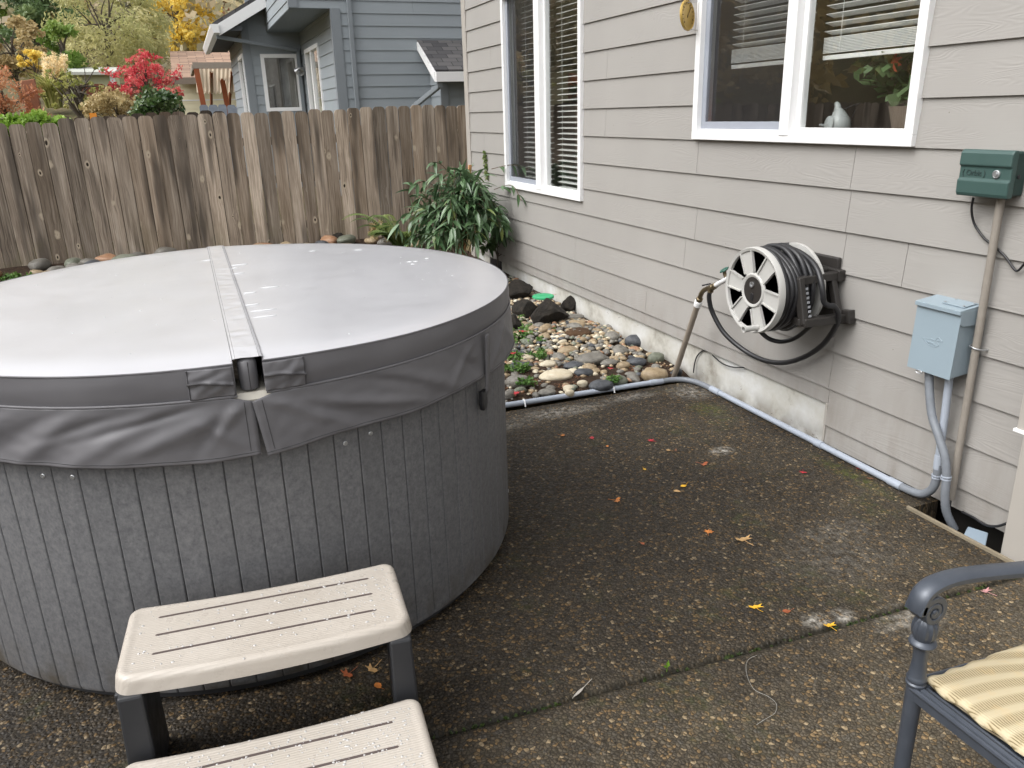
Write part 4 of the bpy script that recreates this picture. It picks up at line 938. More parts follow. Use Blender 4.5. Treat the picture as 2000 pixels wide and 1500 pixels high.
# thin puddles and drops lying on the cover
m = Mat('water', .10, .6); m.col((.42, .41, .40, 1)); WATER = m.m
mb = MB(); g = random.Random(12)
def puddle(x, y, rx, ry, h, zz_, n=14):
    sd_ = g.random()*9; n0 = len(mb.v); mb.v.append((x, y, zz_+h))
    for ring, (rf, hf) in enumerate(((.6, .8), (1.0, 0.0))):
        for k in range(n):
            a = 2*math.pi*k/n; w_ = 1+.28*mnoise.noise((math.cos(a)*1.3+sd_, math.sin(a)*1.3, 0)); mb.v.append((x+rx*rf*w_*math.cos(a), y+ry*rf*w_*math.sin(a), zz_+h*hf))
    for k in range(n):
        k2 = (k+1) % n; mb.face((n0, n0+1+k, n0+1+k2)); mb.face((n0+1+k, n0+1+n+k, n0+1+n+k2, n0+1+k2))
for px, py, l in ((466, 518, .035), (455, 525, .022), (463, 535, .028), (526, 561, .034), (489, 572, .024), (492, 596, .026), (511, 607, .042), (517, 619, .034), (405, 509, .02), (800, 508, .014), (812, 507, .012), (806, 513, .010), (834, 501, .01), (610, 489, .016), (700, 486, .02)):
    q = onz(px, py, .972); puddle(q.x, q.y, l, .008, .0022, topz(q.x, q.y)+.0004)
for i in range(90):
    a = g.uniform(0, 360); r = CRD*.97*math.sqrt(g.random()); q = pol(r, a, 0); s = g.choice((.0012, .0015, .002, .003)); puddle(q.x, q.y, s, s, s*.5, topz(q.x, q.y)+.0003, 7)
m = Mat('puddle', .05, .7); m.col((.55, .56, .57, 1)); o = mb.build('water_drops', m.m, cov, smooth=60); o['kind'] = 'stuff'

# ------------------------------------------------------------------ two-tread step
stp = thing('spa_step', (.01, 1.56, 0), 'two tread plastic step with cream treads and charcoal sides before the hot tub', 'step')
m = Mat('cream_plastic', .42, .45); x, y, z = m.sep(); c = m.mix(m.rng(m.noise(scale=4, detail=4), .3, .7), lin(172, 164, 154), lin(182, 175, 166)); c = m.mix(m.rng(m.noise(scale=33, detail=5, rough=.7), .62, .75, 0, .35), c, lin(160, 146, 130)); m.col(c)
rb = m.math('MULTIPLY', m.math('SINE', m.math('MULTIPLY', y, 900.0)), .5); m.bump(m.math('ADD', m.noise(scale=90, detail=3), m.math('MULTIPLY', rb, .9)), .35, .0015); m.ro(m.rng(m.noise(scale=30, detail=3), .35, .65, .25, .5)); CREAM = m.m
SLOT = plain('slot_shadow_plastic', (.09, .07, .065, 1), .7, .2)
SIDE = plain('charcoal_plastic', (.024, .025, .028, 1), .48, .4, var=.1, bump=.25, bs=900)
def tread(x0, x1, yf, yb, z, th, bow):
    """rounded board whose front bows out and whose back curves in to follow the tub"""
    mb = MB(); nu, nv = 48, 44; off = lambda u: bow*(1-(2*u-1)**2)
    def edge(d): return math.sqrt(max(0, 1-(1-min(1, d/.016))**2))
    def P(u, v):
        hx, hy, rc = (x1-x0)/2, (yb-yf)/2, .034; a, b = (2*u-1)*hx, (2*v-1)*hy; dx, dy = abs(a)-(hx-rc), abs(b)-(hy-rc)
        if dx > 0 and dy > 0:
            k = max(dx, dy)/math.hypot(dx, dy); a = math.copysign(hx-rc+dx*k, a); b = math.copysign(hy-rc+dy*k, b)
        u2 = .5+a/(2*hx); v2 = .5+b/(2*hy); ya = yf-off(u2); yb_ = yb-off(u2)*.75
        return x0+(x1-x0)*u2, ya+(yb_-ya)*v2
    us = [0, .002, .006, .012, .02, .026, .034, .042, .05]+list(np.linspace(.07, .93, 32))+[.95, .958, .966, .974, .98, .988, .994, .998, 1]; vs = [0, .004, .012, .025, .04, .052, .066, .085, .11]+list(np.linspace(.14, .86, 26))+[.89, .915, .934, .948, .96, .975, .988, .996, 1]
    n0 = len(mb.v); slots = (.25, .5, .75)
    for u in us:
        for v in vs:
            xx, yy = P(u, v); d = min(u*(x1-x0), (1-u)*(x1-x0), v*(yb-yf), (1-v)*(yb-yf)); zz_ = z-.016*(1-edge(d))
            if d > .02: zz_ -= .0016*sstep(.020, .026, d)
            mb.v.append((xx, yy, zz_))
    nv_ = len(vs)
    for i in range(len(us)-1):
        for j in range(nv_-1): mb.face((n0+i*nv_+j, n0+(i+1)*nv_+j, n0+(i+1)*nv_+j+1, n0+i*nv_+j+1))
    # skirt downwards, flaring a little
    loop = [i*nv_ for i in range(len(us))]+[(len(us)-1)*nv_+j for j in range(1, nv_)]+[i*nv_+nv_-1 for i in reversed(range(len(us)-1))]+[j for j in reversed(range(1, nv_-1))]
    cx_, cy_ = (x0+x1)/2, (yf+yb)/2; lo = []
    for k in loop:
        q = mb.v[k]; mb.v.append((cx_+(q[0]-cx_)*1.012, cy_+(q[1]-cy_)*1.02, z-th)); lo.append(len(mb.v)-1)
    for i in range(len(loop)):
        j = (i+1) % len(loop); mb.face((loop[i], lo[i], lo[j], loop[j]))
    lo2 = []
    for k in lo:
        q = mb.v[k]; mb.v.append((cx_+(q[0]-cx_)*.97, cy_+(q[1]-cy_)*.94, z-th)); lo2.append(len(mb.v)-1)
    for i in range(len(lo)):
        j = (i+1) % len(lo); mb.face((lo[i], lo2[i], lo2[j], lo[j]))
    t = mb.build('tread', CREAM, stp, smooth=35)
    sl_ = MB()
    for v in slots:
        a = P(.5, v)[1]; ya = a+bow*.9; sl_.prism([(x0+.075, ya-.0035), (x1-.075, ya-.0035), (x1-.071, ya), (x1-.075, ya+.0035), (x0+.075, ya+.0035), (x0+.071, ya)], (1, 0, 0), (0, 1, 0), (0, 0, z-.006), (0, 0, .0049))
        sl_.build('slot', SLOT, t); sl_ = MB()
    return t, P
t1, P1 = tread(-.308, .335, 1.588, 1.868, .398, .040, .024)
t2, P2 = tread(-.314, .332, 1.245, 1.548, .222, .040, .024)
stp.rotation_euler = (0, 0, R(-4.4))
for sx, dx in ((-.292, 1), (.318, -1)):
    mb = MB()
    o = Vector((sx-.02, 0, 0)); ol = [(1.84, .357), (1.59, .357), (1.60, .28), (1.60, .181), (1.54, .181), (1.28, .181), (1.262, .1), (1.245, .0), (1.32, .0), (1.345, .11), (1.49, .11), (1.51, .0), (1.86, 0)]
    mb.prism(ol, (0, 1, 0), (0, 0, 1), o, (.035, 0, 0)); s_ = mb.build('side_panel', SIDE, stp, bevel=.006)
    mb = MB(); mb.hexa([(sx-.02, 1.55, 0), (sx+.045 if dx > 0 else sx-.045, 1.55, 0), (sx+.045 if dx > 0 else sx-.045, 1.575, 0), (sx-.02, 1.575, 0), (sx-.012, 1.572, .358), (sx+.04 if dx > 0 else sx-.04, 1.572, .358), (sx+.04 if dx > 0 else sx-.04, 1.604, .358), (sx-.012, 1.604, .358)] if dx > 0 else
        [(sx-.045, 1.55, 0), (sx+.02, 1.55, 0), (sx+.02, 1.575, 0), (sx-.045, 1.575, 0), (sx-.04, 1.572, .358), (sx+.012, 1.572, .358), (sx+.012, 1.604, .358), (sx-.04, 1.604, .358)])
    mb.build('leg', SIDE, stp, bevel=.006)
for (pf, z, n, sd_) in ((P1, .398, 420, 1), (P2, .222, 1000, 2)):
    mb = MB(); g = random.Random(sd_)
    for i in range(n):
        u, v = g.uniform(.02, .98), g.uniform(.03, .97)
        if z > .3 and g.random() < .5 and u < .7: continue
        x, y = pf(u, v); s = g.choice((.0010, .0013, .0016, .0022, .003)); puddle(x, y, s*g.uniform(.8, 1.6), s, s*.6, z-.0014, 7)
    m = None; o = mb.build('water_drops', WATER, stp, smooth=60); o['kind'] = 'stuff'

# ------------------------------------------------------------------ hose reel on the wall
c6 = lambda u, v: (1300+u/4.6875, 440+v/4.6875)
def c6x(u, v, x): return onx(*c6(u, v), x)
RC = Vector((2.24, 2.813, .742)); RR = .19
reel = thing('hose_reel', (W, 2.81, .74), 'wall mounted hose reel with a pale spoked disc and dark bracket', 'hose reel')
PALE = plain('pale_plastic', lin(186, 185, 181, .9), .45, .45, var=.07, vs=18)
# disc: ring, hub and six spokes with openings
mb = MB(); mb.lathe([(RR-.018, .008), (RR-.016, -.004), (RR-.004, -.008), (RR, .0), (RR, .022), (RR-.008, .026), (RR-.016, .02), (RR-.018, .008)], RC, (1, 0, 0), 72)
mb.lathe([(.060, .0), (.066, -.005), (.072, -.005), (.080, .004), (.080, .014), (.060, .014), (.060, .0)], RC, (1, 0, 0), 40)
e1, e2 = Vector((0, -1, 0)), Vector((0, 0, 1))
for k in range(6):
    a = R(51+60*k); d = e1*math.cos(a)+e2*math.sin(a); s = e1*-math.sin(a)+e2*math.cos(a); q = []
    for xx in (.0015, .013):
        for r, wv in ((.076, .029), (.174, .038)):
            for sg in (-1, 1): q.append(RC+Vector((xx, 0, 0))+d*r+s*sg*wv)
    mb.hexa([q[0], q[1], q[3], q[2], q[4], q[5], q[7], q[6]])
    for sg in (-1, 1):   # raised ribs along both spoke edges
        q = [RC+Vector((xx, 0, 0))+d*r+s*(sg*ww) for xx in (-.006, .018) for r, dw in ((.078, 0), (.173, .0085)) for ww in (.0265+dw, .0325+dw)]
        mb.hexa([q[0], q[1], q[3], q[2], q[4], q[5], q[7], q[6]])
dk = mb.build('disc', PALE, reel, smooth=40)
mb = MB(); mb.lathe([(.001, -.002), (.058, -.002), (.0605, .004), (.0605, .012)], RC, (1, 0, 0), 36)
hub = mb.build('hub', M['dkbrown'], dk, smooth=40)
mb = MB(); mb.lathe([(.013, 0), (.013, -.005), (.008, -.005), (.007, -.001)], RC+Vector((-.002, .004, .026)), (1, 0, 0), 16); mb.build('bolt', M['steel'], dk, smooth=30)
mb = MB(); mb.prism([(-.009, -.018), (.009, -.018), (.011, .012), (0, .018), (-.011, .012)], (0, -1, 0), (0, 0, 1), RC+Vector((-.0055, 0, -.027)), (.004, 0, 0)); mb.build('slot', M['black'], dk, bevel=.002)
hp = c6x(845, 935, 2.24); mb = MB(); mb.lathe([(.011, .012), (.0125, -.02), (.0145, -.072), (.0145, -.078), (.011, -.078), (.0105, -.05)], Vector((2.24, hp.y, hp.z)), (1, 0, 0), 20); mb.build('handle', PALE, reel, smooth=40)
mb = MB(); mb.lathe([(.06, .03), (.06, .215), (RR, .217), (RR+.002, .225), (RR, .233), (.06, .234)], RC, (1, 0, 0), 64); mb.build('drum', PALE, reel, smooth=40)
mb = MB(); mb.box((2.45, 2.70, .655), (W+.002, 2.93, .83)); mb.box((2.56, 2.66, .60), (W+.001, 2.96, .88)); mb.build('mount', M['dkbrown'], reel, bevel=.006)
# bracket frame beside the drum
A0, A1 = Vector((2.335, 2.636, .806)), Vector((2.335, 2.584, .638)); B0, B1 = Vector((W-.004, 2.662, .806)), Vector((W-.004, 2.590, .632))
mb = MB(); up = (0, 1, 0)
mb.bar(A0+Vector((0, 0, .012)), A1-Vector((0, 0, .012)), .030, .036, up); mb.bar(A0+Vector((-.01, 0, 0)), B0, .040, .034); mb.bar(A1+Vector((-.01, 0, 0)), B1, .046, .036); mb.bar(B0+Vector((-.045, 0, .0)), B1+Vector((-.045, 0, 0)), .028, .03, up)
mb.bar(B0+Vector((-.012, .09, .006)), B0+Vector((-.012, -.03, .0)), .036, .05); mb.bar(B1+Vector((-.012, .02, 0)), B1+Vector((-.012, -.04, .01)), .04, .06)
mb.bar(A0+Vector((.0, .0, 0)), A0+Vector((.03, .085, .012)), .04, .02); mb.bar(A1, A1+Vector((.05, .12, -.012)), .05, .03)
mb.build('bracket', M['dkbrown'], reel, bevel=.005)
mb = MB()
for k in range(7): p = A0.lerp(A1, .18+k*.11)+Vector((.022, -.018, 0)); mb.box(p-Vector((.006, .001, .005)), p+Vector((.006, .002, .005)))
mb.build('comb', plain('pale_comb', (.35, .36, .38, 1), .4), reel)
mb = MB(); mb.lathe([(.006, 0), (.006, -.004), (.003, -.005), (.001, -.005)], c6x(1630, 882, W-.03), (1, 0, 0), 10); mb.build('screw', M['steel'], reel, smooth=30)
# black hose: supply end, hanging loop, coil, lower loop
pts = [c6x(415, 590, 2.40), c6x(398, 660, 2.40), c6x(430, 800, 2.42), c6x(540, 990, 2.45), c6x(720, 1145, 2.49), c6x(900, 1235, 2.51), c6x(1080, 1258, 2.52), c6x(1270, 1205, 2.52), c6x(1440, 1090, 2.52), c6x(1560, 920, 2.51), c6x(1580, 815, 2.49), c6x(1545, 745, 2.46), c6x(1490, 735, 2.43), c6x(1450, 700, 2.41)]
pts += [c6x(1440, 620, 2.40), c6x(1425, 520, 2.40), c6x(1385, 400, 2.41), c6x(1310, 305, 2.42), c6x(1200, 235, 2.42), c6x(1080, 200, 2.40), c6x(960, 190, 2.38)]
path = spl(pts, 8); n_turn = 0; rr = random.Random(6)
def helix(x0, x1, turns, r0, a0, wob):
    out = []; n = int(turns*40)
    for i in range(n+1):
        f = i/n; a = a0+2*math.pi*turns*f; r = r0+wob*mnoise.noise((math.cos(a)*1.2, math.sin(a)*1.2, f*turns*1.9))
        out.append(Vector((x0+(x1-x0)*f+.006*mnoise.noise((a*.31, 3, 1)), RC.y-r*math.cos(a), RC.z+r*math.sin(a))))
    return out
hx = helix(2.425, 2.268, 7.2, .178, R(92), .018); hx2 = helix(2.28, 2.43, 7, .145, hx[-1] and R(92+7.2*360), .010); hx3 = helix(2.43, 2.28, 7, .120, R(92+8.2*360+7*360), .008)
hx4 = helix(2.285, 2.42, 5, .085, R(92+8.2*360+14*360), .006)
path = path+hx+hx2[3:]
mb = MB(); mb.tube(path, .0122, 10)
tag(mb.build('garden_hose', M['black'], smooth=60), 'black rubber garden hose coiled on the reel with a long loop hanging against the siding', 'hose')
mb = MB(); mb.tube(spl([c6x(840, 930, 2.33), c6x(890, 995, 2.37), c6x(960, 1045, 2.42), c6x(1060, 1065, 2.46), c6x(1180, 1035, 2.48), c6x(1290, 955, 2.47), c6x(1360, 890, 2.46), c6x(1400, 840, 2.44)], 8), .0105, 10)
tag(mb.build('hose_tail', M['black'], smooth=60), 'short black hose tail sagging just under the reel drum', 'hose')
# standpipe with brass tap
sp = thing('standpipe', (2.5, 3.83, 0), 'leaning grey pipe with brass valve and green tap wheel feeding the hose reel', 'tap')
s0, s1 = Vector((2.50, 3.81, -.02)), onx(1363, 594, 2.425)
mb = MB(); mb.tube([s0, s0.lerp(s1, .5), s1], .0165, 14); mb.build('pipe', plain('taupe_pipe', lin(140, 130, 118), .5, .4, var=.15), sp, smooth=50)
sdv = (s1-s0).normalized(); s2 = s1+sdv*.035
mb = MB(); mb.lathe([(.021, -.004), (.0215, .026), (.019, .030), (.012, .030)], s1-sdv*.006, sdv, 18); mb.build('coupling', M['white'], sp, smooth=40)
v1 = c6x(345, 600, 2.41); v2 = c6x(450, 555, 2.39); v3 = c6x(548, 500, 2.37)
mb = MB(); mb.tube(spl([s1+sdv*.02, s2, v1, v2], 5), .0125, 12); mb.lathe([(.012, 0), (.0175, .004), (.0175, .02), (.012, .024)], s2-sdv*.012, sdv, 8); dv = (v3-v2).normalized(); mb.lathe([(.014, -.04), (.018, -.034), (.018, -.018), (.013, -.012), (.016, .004), (.016, .014), (.011, .02)], v2, dv, 8)
hb = c6x(412, 590, 2.40); mb.tube([v2-dv*.02, v2-dv*.02+(hb-(v2-dv*.02))*.5, hb], .013, 10); mb.lathe([(.015, -.008), (.0155, .014)], hb, (0, 0, -1), 8)
mb.build('valve', M['brass'], sp, smooth=35, bevel=.001)
mb = MB(); q = c6x(385, 550, 2.395); mb.bar(q+Vector((-.01, .03, -.005)), q+Vector((.0, -.022, .012)), .012, .008); mb.build('valve_lever', M['dark'], sp, bevel=.002)
mb = MB(); mb.tube([v2+dv*.015, v3, v3+dv*.06], .0125, 12); mb.build('nipple', M['white'], sp, smooth=50)
tw = c6x(537, 408, 2.365); ax = Vector((-.45, .25, .85)).normalized()
mb = MB(); mb.tube([v3+dv*.01, v3.lerp(tw, .6), tw], .009, 8); mb.build('tap_stem', M['brass'], sp, smooth=50)
GRN = plain('dark_green_wheel', (.02, .09, .065, 1), .4)
mb = MB(); f1 = ax.orthogonal().normalized(); f2 = ax.cross(f1); mb.tube([tw+(f1*math.cos(2*math.pi*i/24)+f2*math.sin(2*math.pi*i/24))*(.019+.002*math.cos(6*2*math.pi*i/24)) for i in range(24)], .0045, 8, closed=True)
for k in range(4): a = k*math.pi/2; mb.tube([tw, tw+(f1*math.cos(a)+f2*math.sin(a))*.019], .003, 6)
mb.build('tap_wheel', GRN, sp, smooth=60)

# ------------------------------------------------------------------ boxes, conduits, cables on the wall
def text_mesh(name, s, size, o, ex, ey, depth, mat, parent=None, align='CENTER'):
    cu = bpy.data.curves.new(name, 'FONT'); cu.body = s; cu.size = size; cu.extrude = depth; cu.align_x = align; cu.align_y = 'CENTER'; cu.bevel_depth = depth*.4
    to = bpy.data.objects.new(name, cu); C.objects.link(to); bpy.context.view_layer.update()
    me = bpy.data.meshes.new_from_object(to.evaluated_get(bpy.context.evaluated_depsgraph_get())); bpy.data.objects.remove(to)
    ex, ey, o = Vector(ex), Vector(ey), Vector(o); ez = ex.cross(ey); off = WLOC.get(parent.as_pointer(), Vector((0, 0, 0))) if parent else Vector((0, 0, 0))
    me.transform(Matrix(((ex.x, ey.x, ez.x, o.x-off.x), (ex.y, ey.y, ez.y, o.y-off.y), (ex.z, ey.z, ez.z, o.z-off.z), (0, 0, 0, 1))))
    me.materials.clear(); me.materials.append(mat); ob = bpy.data.objects.new(name, me); C.objects.link(ob)
    if parent: ob.parent = parent; WLOC[ob.as_pointer()] = off
    return ob
YN = (0, -1, 0); ZU = (0, 0, 1)   # on a face looking towards -x: text runs towards -y
eb = thing('electrical_box', (W, 2.06, .68), 'pale blue grey metal electrical box with an embossed duck on the siding', 'electrical box')
BLUE = plain('blue_grey_enamel', lin(152, 168, 178, .82), .38, .5, var=.05, vs=5)
yA, yB, zA, zB, xF = 1.970, 2.155, .548, .80, 2.478
mb = MB(); mb.hexa([(xF, yA, zA), (W+.006, yA+.006, zA+.006), (W+.006, yB, zA+.006), (xF, yB+.004, zA), (xF+.010, yA, zB), (W+.006, yA+.006, zB+.008), (W+.006, yB, zB+.008), (xF+.010, yB+.002, zB)]); mb.build('enclosure', BLUE, eb, bevel=.003)
mb = MB(); mb.hexa([(xF-.003, yA-.002, zA-.004), (xF-.0005, yA-.002, zA-.004), (xF-.0005, yB+.005, zA-.004), (xF-.003, yB+.005, zA-.004), (xF+.006, yA-.002, zB-.006), (xF+.009, yA-.002, zB-.006), (xF+.009, yB+.004, zB-.006), (xF+.006, yB+.004, zB-.006)]); door = mb.build('door', BLUE, eb, bevel=.0015)
mb = MB(); mb.hexa([(xF-.006, yA-.006, zB-.012), (W, yA-.006, zB-.002), (W, yB+.006, zB-.002), (xF-.006, yB+.006, zB-.012), (xF-.006, yA-.006, zB+.004), (W, yA-.006, zB+.017), (W, yB+.006, zB+.017), (xF-.006, yB+.006, zB+.004)])
mb.prism([(-.098, 0), (.0, .004), (.0, -.046), (-.018, -.056), (-.08, -.056), (-.098, -.045)], (-1, 0, 0), ZU, (xF, yA-.0065, zB+.0), (0, .003, 0)); mb.build('rain_hood', BLUE, eb, bevel=.0015)
mb = MB(); mb.hexa([(xF+.025, yA+.008, zB+.0095), (W-.012, yA+.008, zB+.0175), (W-.012, yA+.10, zB+.0175), (xF+.025, yA+.10, zB+.0095), (xF+.025, yA+.008, zB+.0125), (W-.012, yA+.008, zB+.0205), (W-.012, yA+.10, zB+.0205), (xF+.025, yA+.10, zB+.0125)]); pl_ = mb.build('hub_plate', BLUE, eb, bevel=.001)
for yy, xx in ((yA+.015, xF+.032), (yA+.093, xF+.032), (yA+.015, W-.02), (yA+.093, W-.02)):
    mb = MB(); mb.lathe([(.004, 0), (.004, .002), (.002, .0035), (.0005, .0035)], (xx, yy, zB+.012+.0082*(xx-xF)/.1), ZU, 10); mb.build('screw', M['steel'], pl_, smooth=30)
# embossed duck outline
duck = [(-.044, .004), (-.036, .000), (-.028, -.006), (-.018, -.012), (-.006, -.015), (.012, -.015), (.024, -.012), (.030, -.008), (.030, -.002), (.024, .003), (.022, .007), (.024, .010), (.030, .010), (.038, .011), (.045, .012), (.038, .015), (.033, .019), (.027, .022), (.021, .021), (.016, .017), (.015, .012), (.012, .008), (.002, .009), (-.010, .010), (-.020, .008), (-.032, .006)]
slope = .0075/.25
def onface(u, v): z_ = .665+v; return Vector((xF-.0032+.009*(z_-zA)/(zB-zA), 2.068-u*1.0, z_))
mb = MB(); mb.tube([onface(u, v) for u, v in duck], .0012, 6, closed=True); mb.tube([onface(u, v) for u, v in ((-.03, .001), (-.012, -.004), (.004, -.003), (.014, -.009))], .001, 6); mb.build('emblem', BLUE, door, smooth=60)
tm = text_mesh('lettering', 'Milbank', .011, onface(-.004, -.0065), YN, (.035, 0, 1), .0004, BLUE, door)
mb = MB(); q = Vector((xF-.006, 2.10, zA-.004)); mb.tube([q+Vector((0, .014*math.cos(t_), -.004+.006*math.sin(t_))) for t_ in [2*math.pi*i/16 for i in range(16)]], .0022, 6, closed=True); mb.build('hasp', M['steel'], eb, smooth=60)

gb = thing('irrigation_timer', (W, 1.98, 1.27), 'dark green plastic irrigation timer box with a round lock', 'timer box')
GP = plain('green_plastic', lin(66, 92, 88, .8), .42, .5, var=.06, vs=8)
xg = 2.497; ya, yb, za, zb = 1.886, 2.082, 1.197, 1.352
mb = MB(); mb.box((xg+.012, ya+.006, za+.006), (W+.004, yb-.006, zb-.004)); mb.build('case', plain('dark_green_plastic', lin(38, 66, 62, .8), .45), gb, bevel=.008)
mb = MB(); prof = [(xg+.006, za), (xg+.001, za+.012), (xg+.000, za+.054), (xg+.007, za+.058), (xg+.007, za+.098), (xg-.001, za+.104), (xg+.001, zb-.012), (xg+.009, zb), (xg+.03, zb), (xg+.03, za)]
mb.prism([(x_, z_) for x_, z_ in prof], (1, 0, 0), ZU, (0, ya, 0), (0, yb-ya, 0)); lid = mb.build('lid', GP, gb, bevel=.004)
mb = MB(); mb.lathe([(.0135, .002), (.0135, -.004), (.011, -.005), (.0105, -.003), (.006, -.003), (.0055, -.006), (.0005, -.006)], (xg+.0065, ya+.052, za+.078), (1, 0, 0), 24); mb.build('lock', M['steel'], lid, smooth=40)
text_mesh('lettering', '( Orbit )', .026, (xg+.0065, ya+.138, za+.078), YN, ZU, .0011, plain('green_lettering', lin(52, 72, 70, .7), .45), lid)
mb = MB(); mb.lathe([(.007, 0), (.007, .003), (.004, .004), (.001, .004)], (xg+.05, ya+.006, za+.07), (0, -1, 0), 10); mb.build('screw', M['dark'], gb)

def onw(px, py, x): return onx(px, py, x)
tp = thing('wall_pipe', (2.55, 1.94, 0), 'tan painted pipe dropping from the green timer box to the pit', 'pipe')
p0 = Vector((2.553, 1.945, 1.20)); p1 = Vector((2.553, 1.943, .058))
mb = MB(); mb.tube([p0, p0.lerp(p1, .3), p0.lerp(p1, .6), p1], .0138, 14); mb.build('pipe', M['tanpipe'], tp, smooth=50)
mb = MB(); mb.tube([p1, p1-Vector((0, 0, .06))], .005, 8); mb.build('wire', M['dark'], tp)
zc = .665; mb = MB(); mb.tube([Vector((W-.002, 1.972, zc+.008)), Vector((2.538, 1.958, zc+.004)), Vector((2.537, 1.935, zc)), Vector((2.555, 1.922, zc-.004)), Vector((W, 1.918, zc-.006))], .0035, 8); mb.build('pipe_strap', M['steel'], tp, smooth=50)
c7 = lambda u, v: (1740+u/2.885, 260+v/2.885)
mb = MB(); mb.tube(spl([onw(*c7(465, 365), 2.54), onw(*c7(455, 430), 2.555), onw(*c7(470, 510), 2.57), onw(*c7(520, 585), 2.572), onw(*c7(572, 630), 2.572), onw(*c7(640, 690), 2.572), onw(*c7(690, 760), 2.572), onw(*c7(715, 775), 2.572), onw(*c7(750, 740), 2.572), onw(*c7(800, 690), 2.572)], 6), .0042, 8)
tag(mb.build('power_cable', M['black'], smooth=60), 'thin black cable curling out from under the green timer box', 'cable')

c8 = lambda u, v: (1700+u/3.57, 700+v/3.57)
fc = thing('flexible_conduit', (2.52, 2.0, 0), 'ribbed grey flexible conduit bending from the electrical box down into the pit', 'conduit')
fp = spl([Vector((2.515, 2.095, .556)), onw(*c8(412, 230), 2.51), onw(*c8(430, 400), 2.505), onw(*c8(475, 540), 2.50), onw(*c8(520, 690), 2.50), onw(*c8(530, 830), 2.50), onw(*c8(520, 960), 2.50), onw(*c8(535, 1060), 2.515)+Vector((0, 0, -.01)), onw(*c8(600, 1110), 2.55)+Vector((0, 0, -.05))], 10)
mb = MB(); mb.tube(fp, [.0150+.0012*(i % 2) for i in range(len(fp))], 14); mb.build('pipe', M['pvcd'], fc, smooth=70)
i_ = int(len(fp)*.60); mb = MB()
q, d_ = onw(*c8(528, 830), 2.50), Vector((0, .03, 1)).normalized()
for h in (-.006, .004): mb.lathe([(.0185, -.003), (.0195, 0), (.0185, .003)], q+d_*h, d_, 18)
mb.build('coupling', M['pvc'], fc, smooth=50)
mb = MB(); mb.lathe([(.019, 0), (.021, .006), (.021, .02), (.017, .024)], (2.515, 2.095, .538), ZU, 8); mb.build('connector', M['dark'], fc)

pc = thing('pvc_conduit', (2.54, 2.9, 0), 'pale grey conduit along the patio edge turning up the wall to the electrical box', 'conduit')
e1_ = [Vector((2.535, 2.018, .545)), Vector((2.535, 2.012, .40)), Vector((2.532, 2.005, .22))]
mb = MB(); mb.tube(e1_, .0145, 14); mb.build('riser', M['pvc'], pc, smooth=50)
mb = MB(); mb.lathe([(.0175, 0), (.0175, .055), (.0165, .057)], (2.532, 2.002, .165), (0, .03, 1), 16); mb.build('sleeve', M['pvc'], pc, smooth=40)
el = spl([Vector((2.532, 2.001, .185)), Vector((2.532, 2.001, .125)), Vector((2.532, 2.012, .075)), Vector((2.533, 2.05, .035)), Vector((2.534, 2.10, .022)), Vector((2.535, 2.17, .0185))], 6)
mb = MB(); mb.tube(el, .0165, 14); mb.build('elbow', M['pvcd'], pc, smooth=60)
mb = MB()
for z_ in (.128, .138): mb.lathe([(.019, -.003), (.020, 0), (.019, .003)], (2.532, 2.001, z_), ZU, 18)
mb.build('band', M['pvc'], pc, smooth=50)
mb = MB(); mb.tube([Vector((2.535, 2.165, .0185)), Vector((2.544, 2.66, .0185)), Vector((2.552, 3.50, .0185))], .0148, 14); mb.build('pipe', M['pvc'], pc, smooth=50)
mb = MB(); mb.tube(spl([Vector((2.552, 3.48, .0185)), Vector((2.552, 3.56, .0185)), Vector((2.54, 3.64, .0185)), Vector((2.505, 3.70, .0185)), Vector((2.44, 3.728, .0185)), Vector((2.34, 3.735, .0185))], 6), .0155, 14); mb.build('elbow', M['pvcd'], pc, smooth=60)
mb = MB(); mb.tube([Vector((2.36, 3.735, .0185)), Vector((1.6, 3.752, .0185)), Vector((.2, 3.79, .0185))], .0148, 14); mb.build('pipe', M['pvc'], pc, smooth=50)
for a_, b_ in (((2.551, 3.42, .0185), (2.552, 3.50, .0185)), ((2.30, 3.737, .0185), (2.38, 3.735, .0185)), ((2.543, 2.62, .0185), (2.544, 2.665, .0185)), ((2.535, 2.155, .0185), (2.536, 2.22, .0185))):
    mb = MB(); mb.tube([Vector(a_), Vector(b_)], .0178, 16); mb.build('coupling', M['pvc'], pc, smooth=40)
for px_, py_ in ((1.52, 3.754), (2.06, 3.742)):
    mb = MB(); mb.tube([Vector((px_, py_+.017, .004)), Vector((px_, py_+.012, .03)), Vector((px_, py_, .0352)), Vector((px_, py_-.012, .03)), Vector((px_, py_-.018, .012)), Vector((px_, py_-.024, .001))], .0042, 8); mb.build('clip', M['white'], pc, smooth=60)

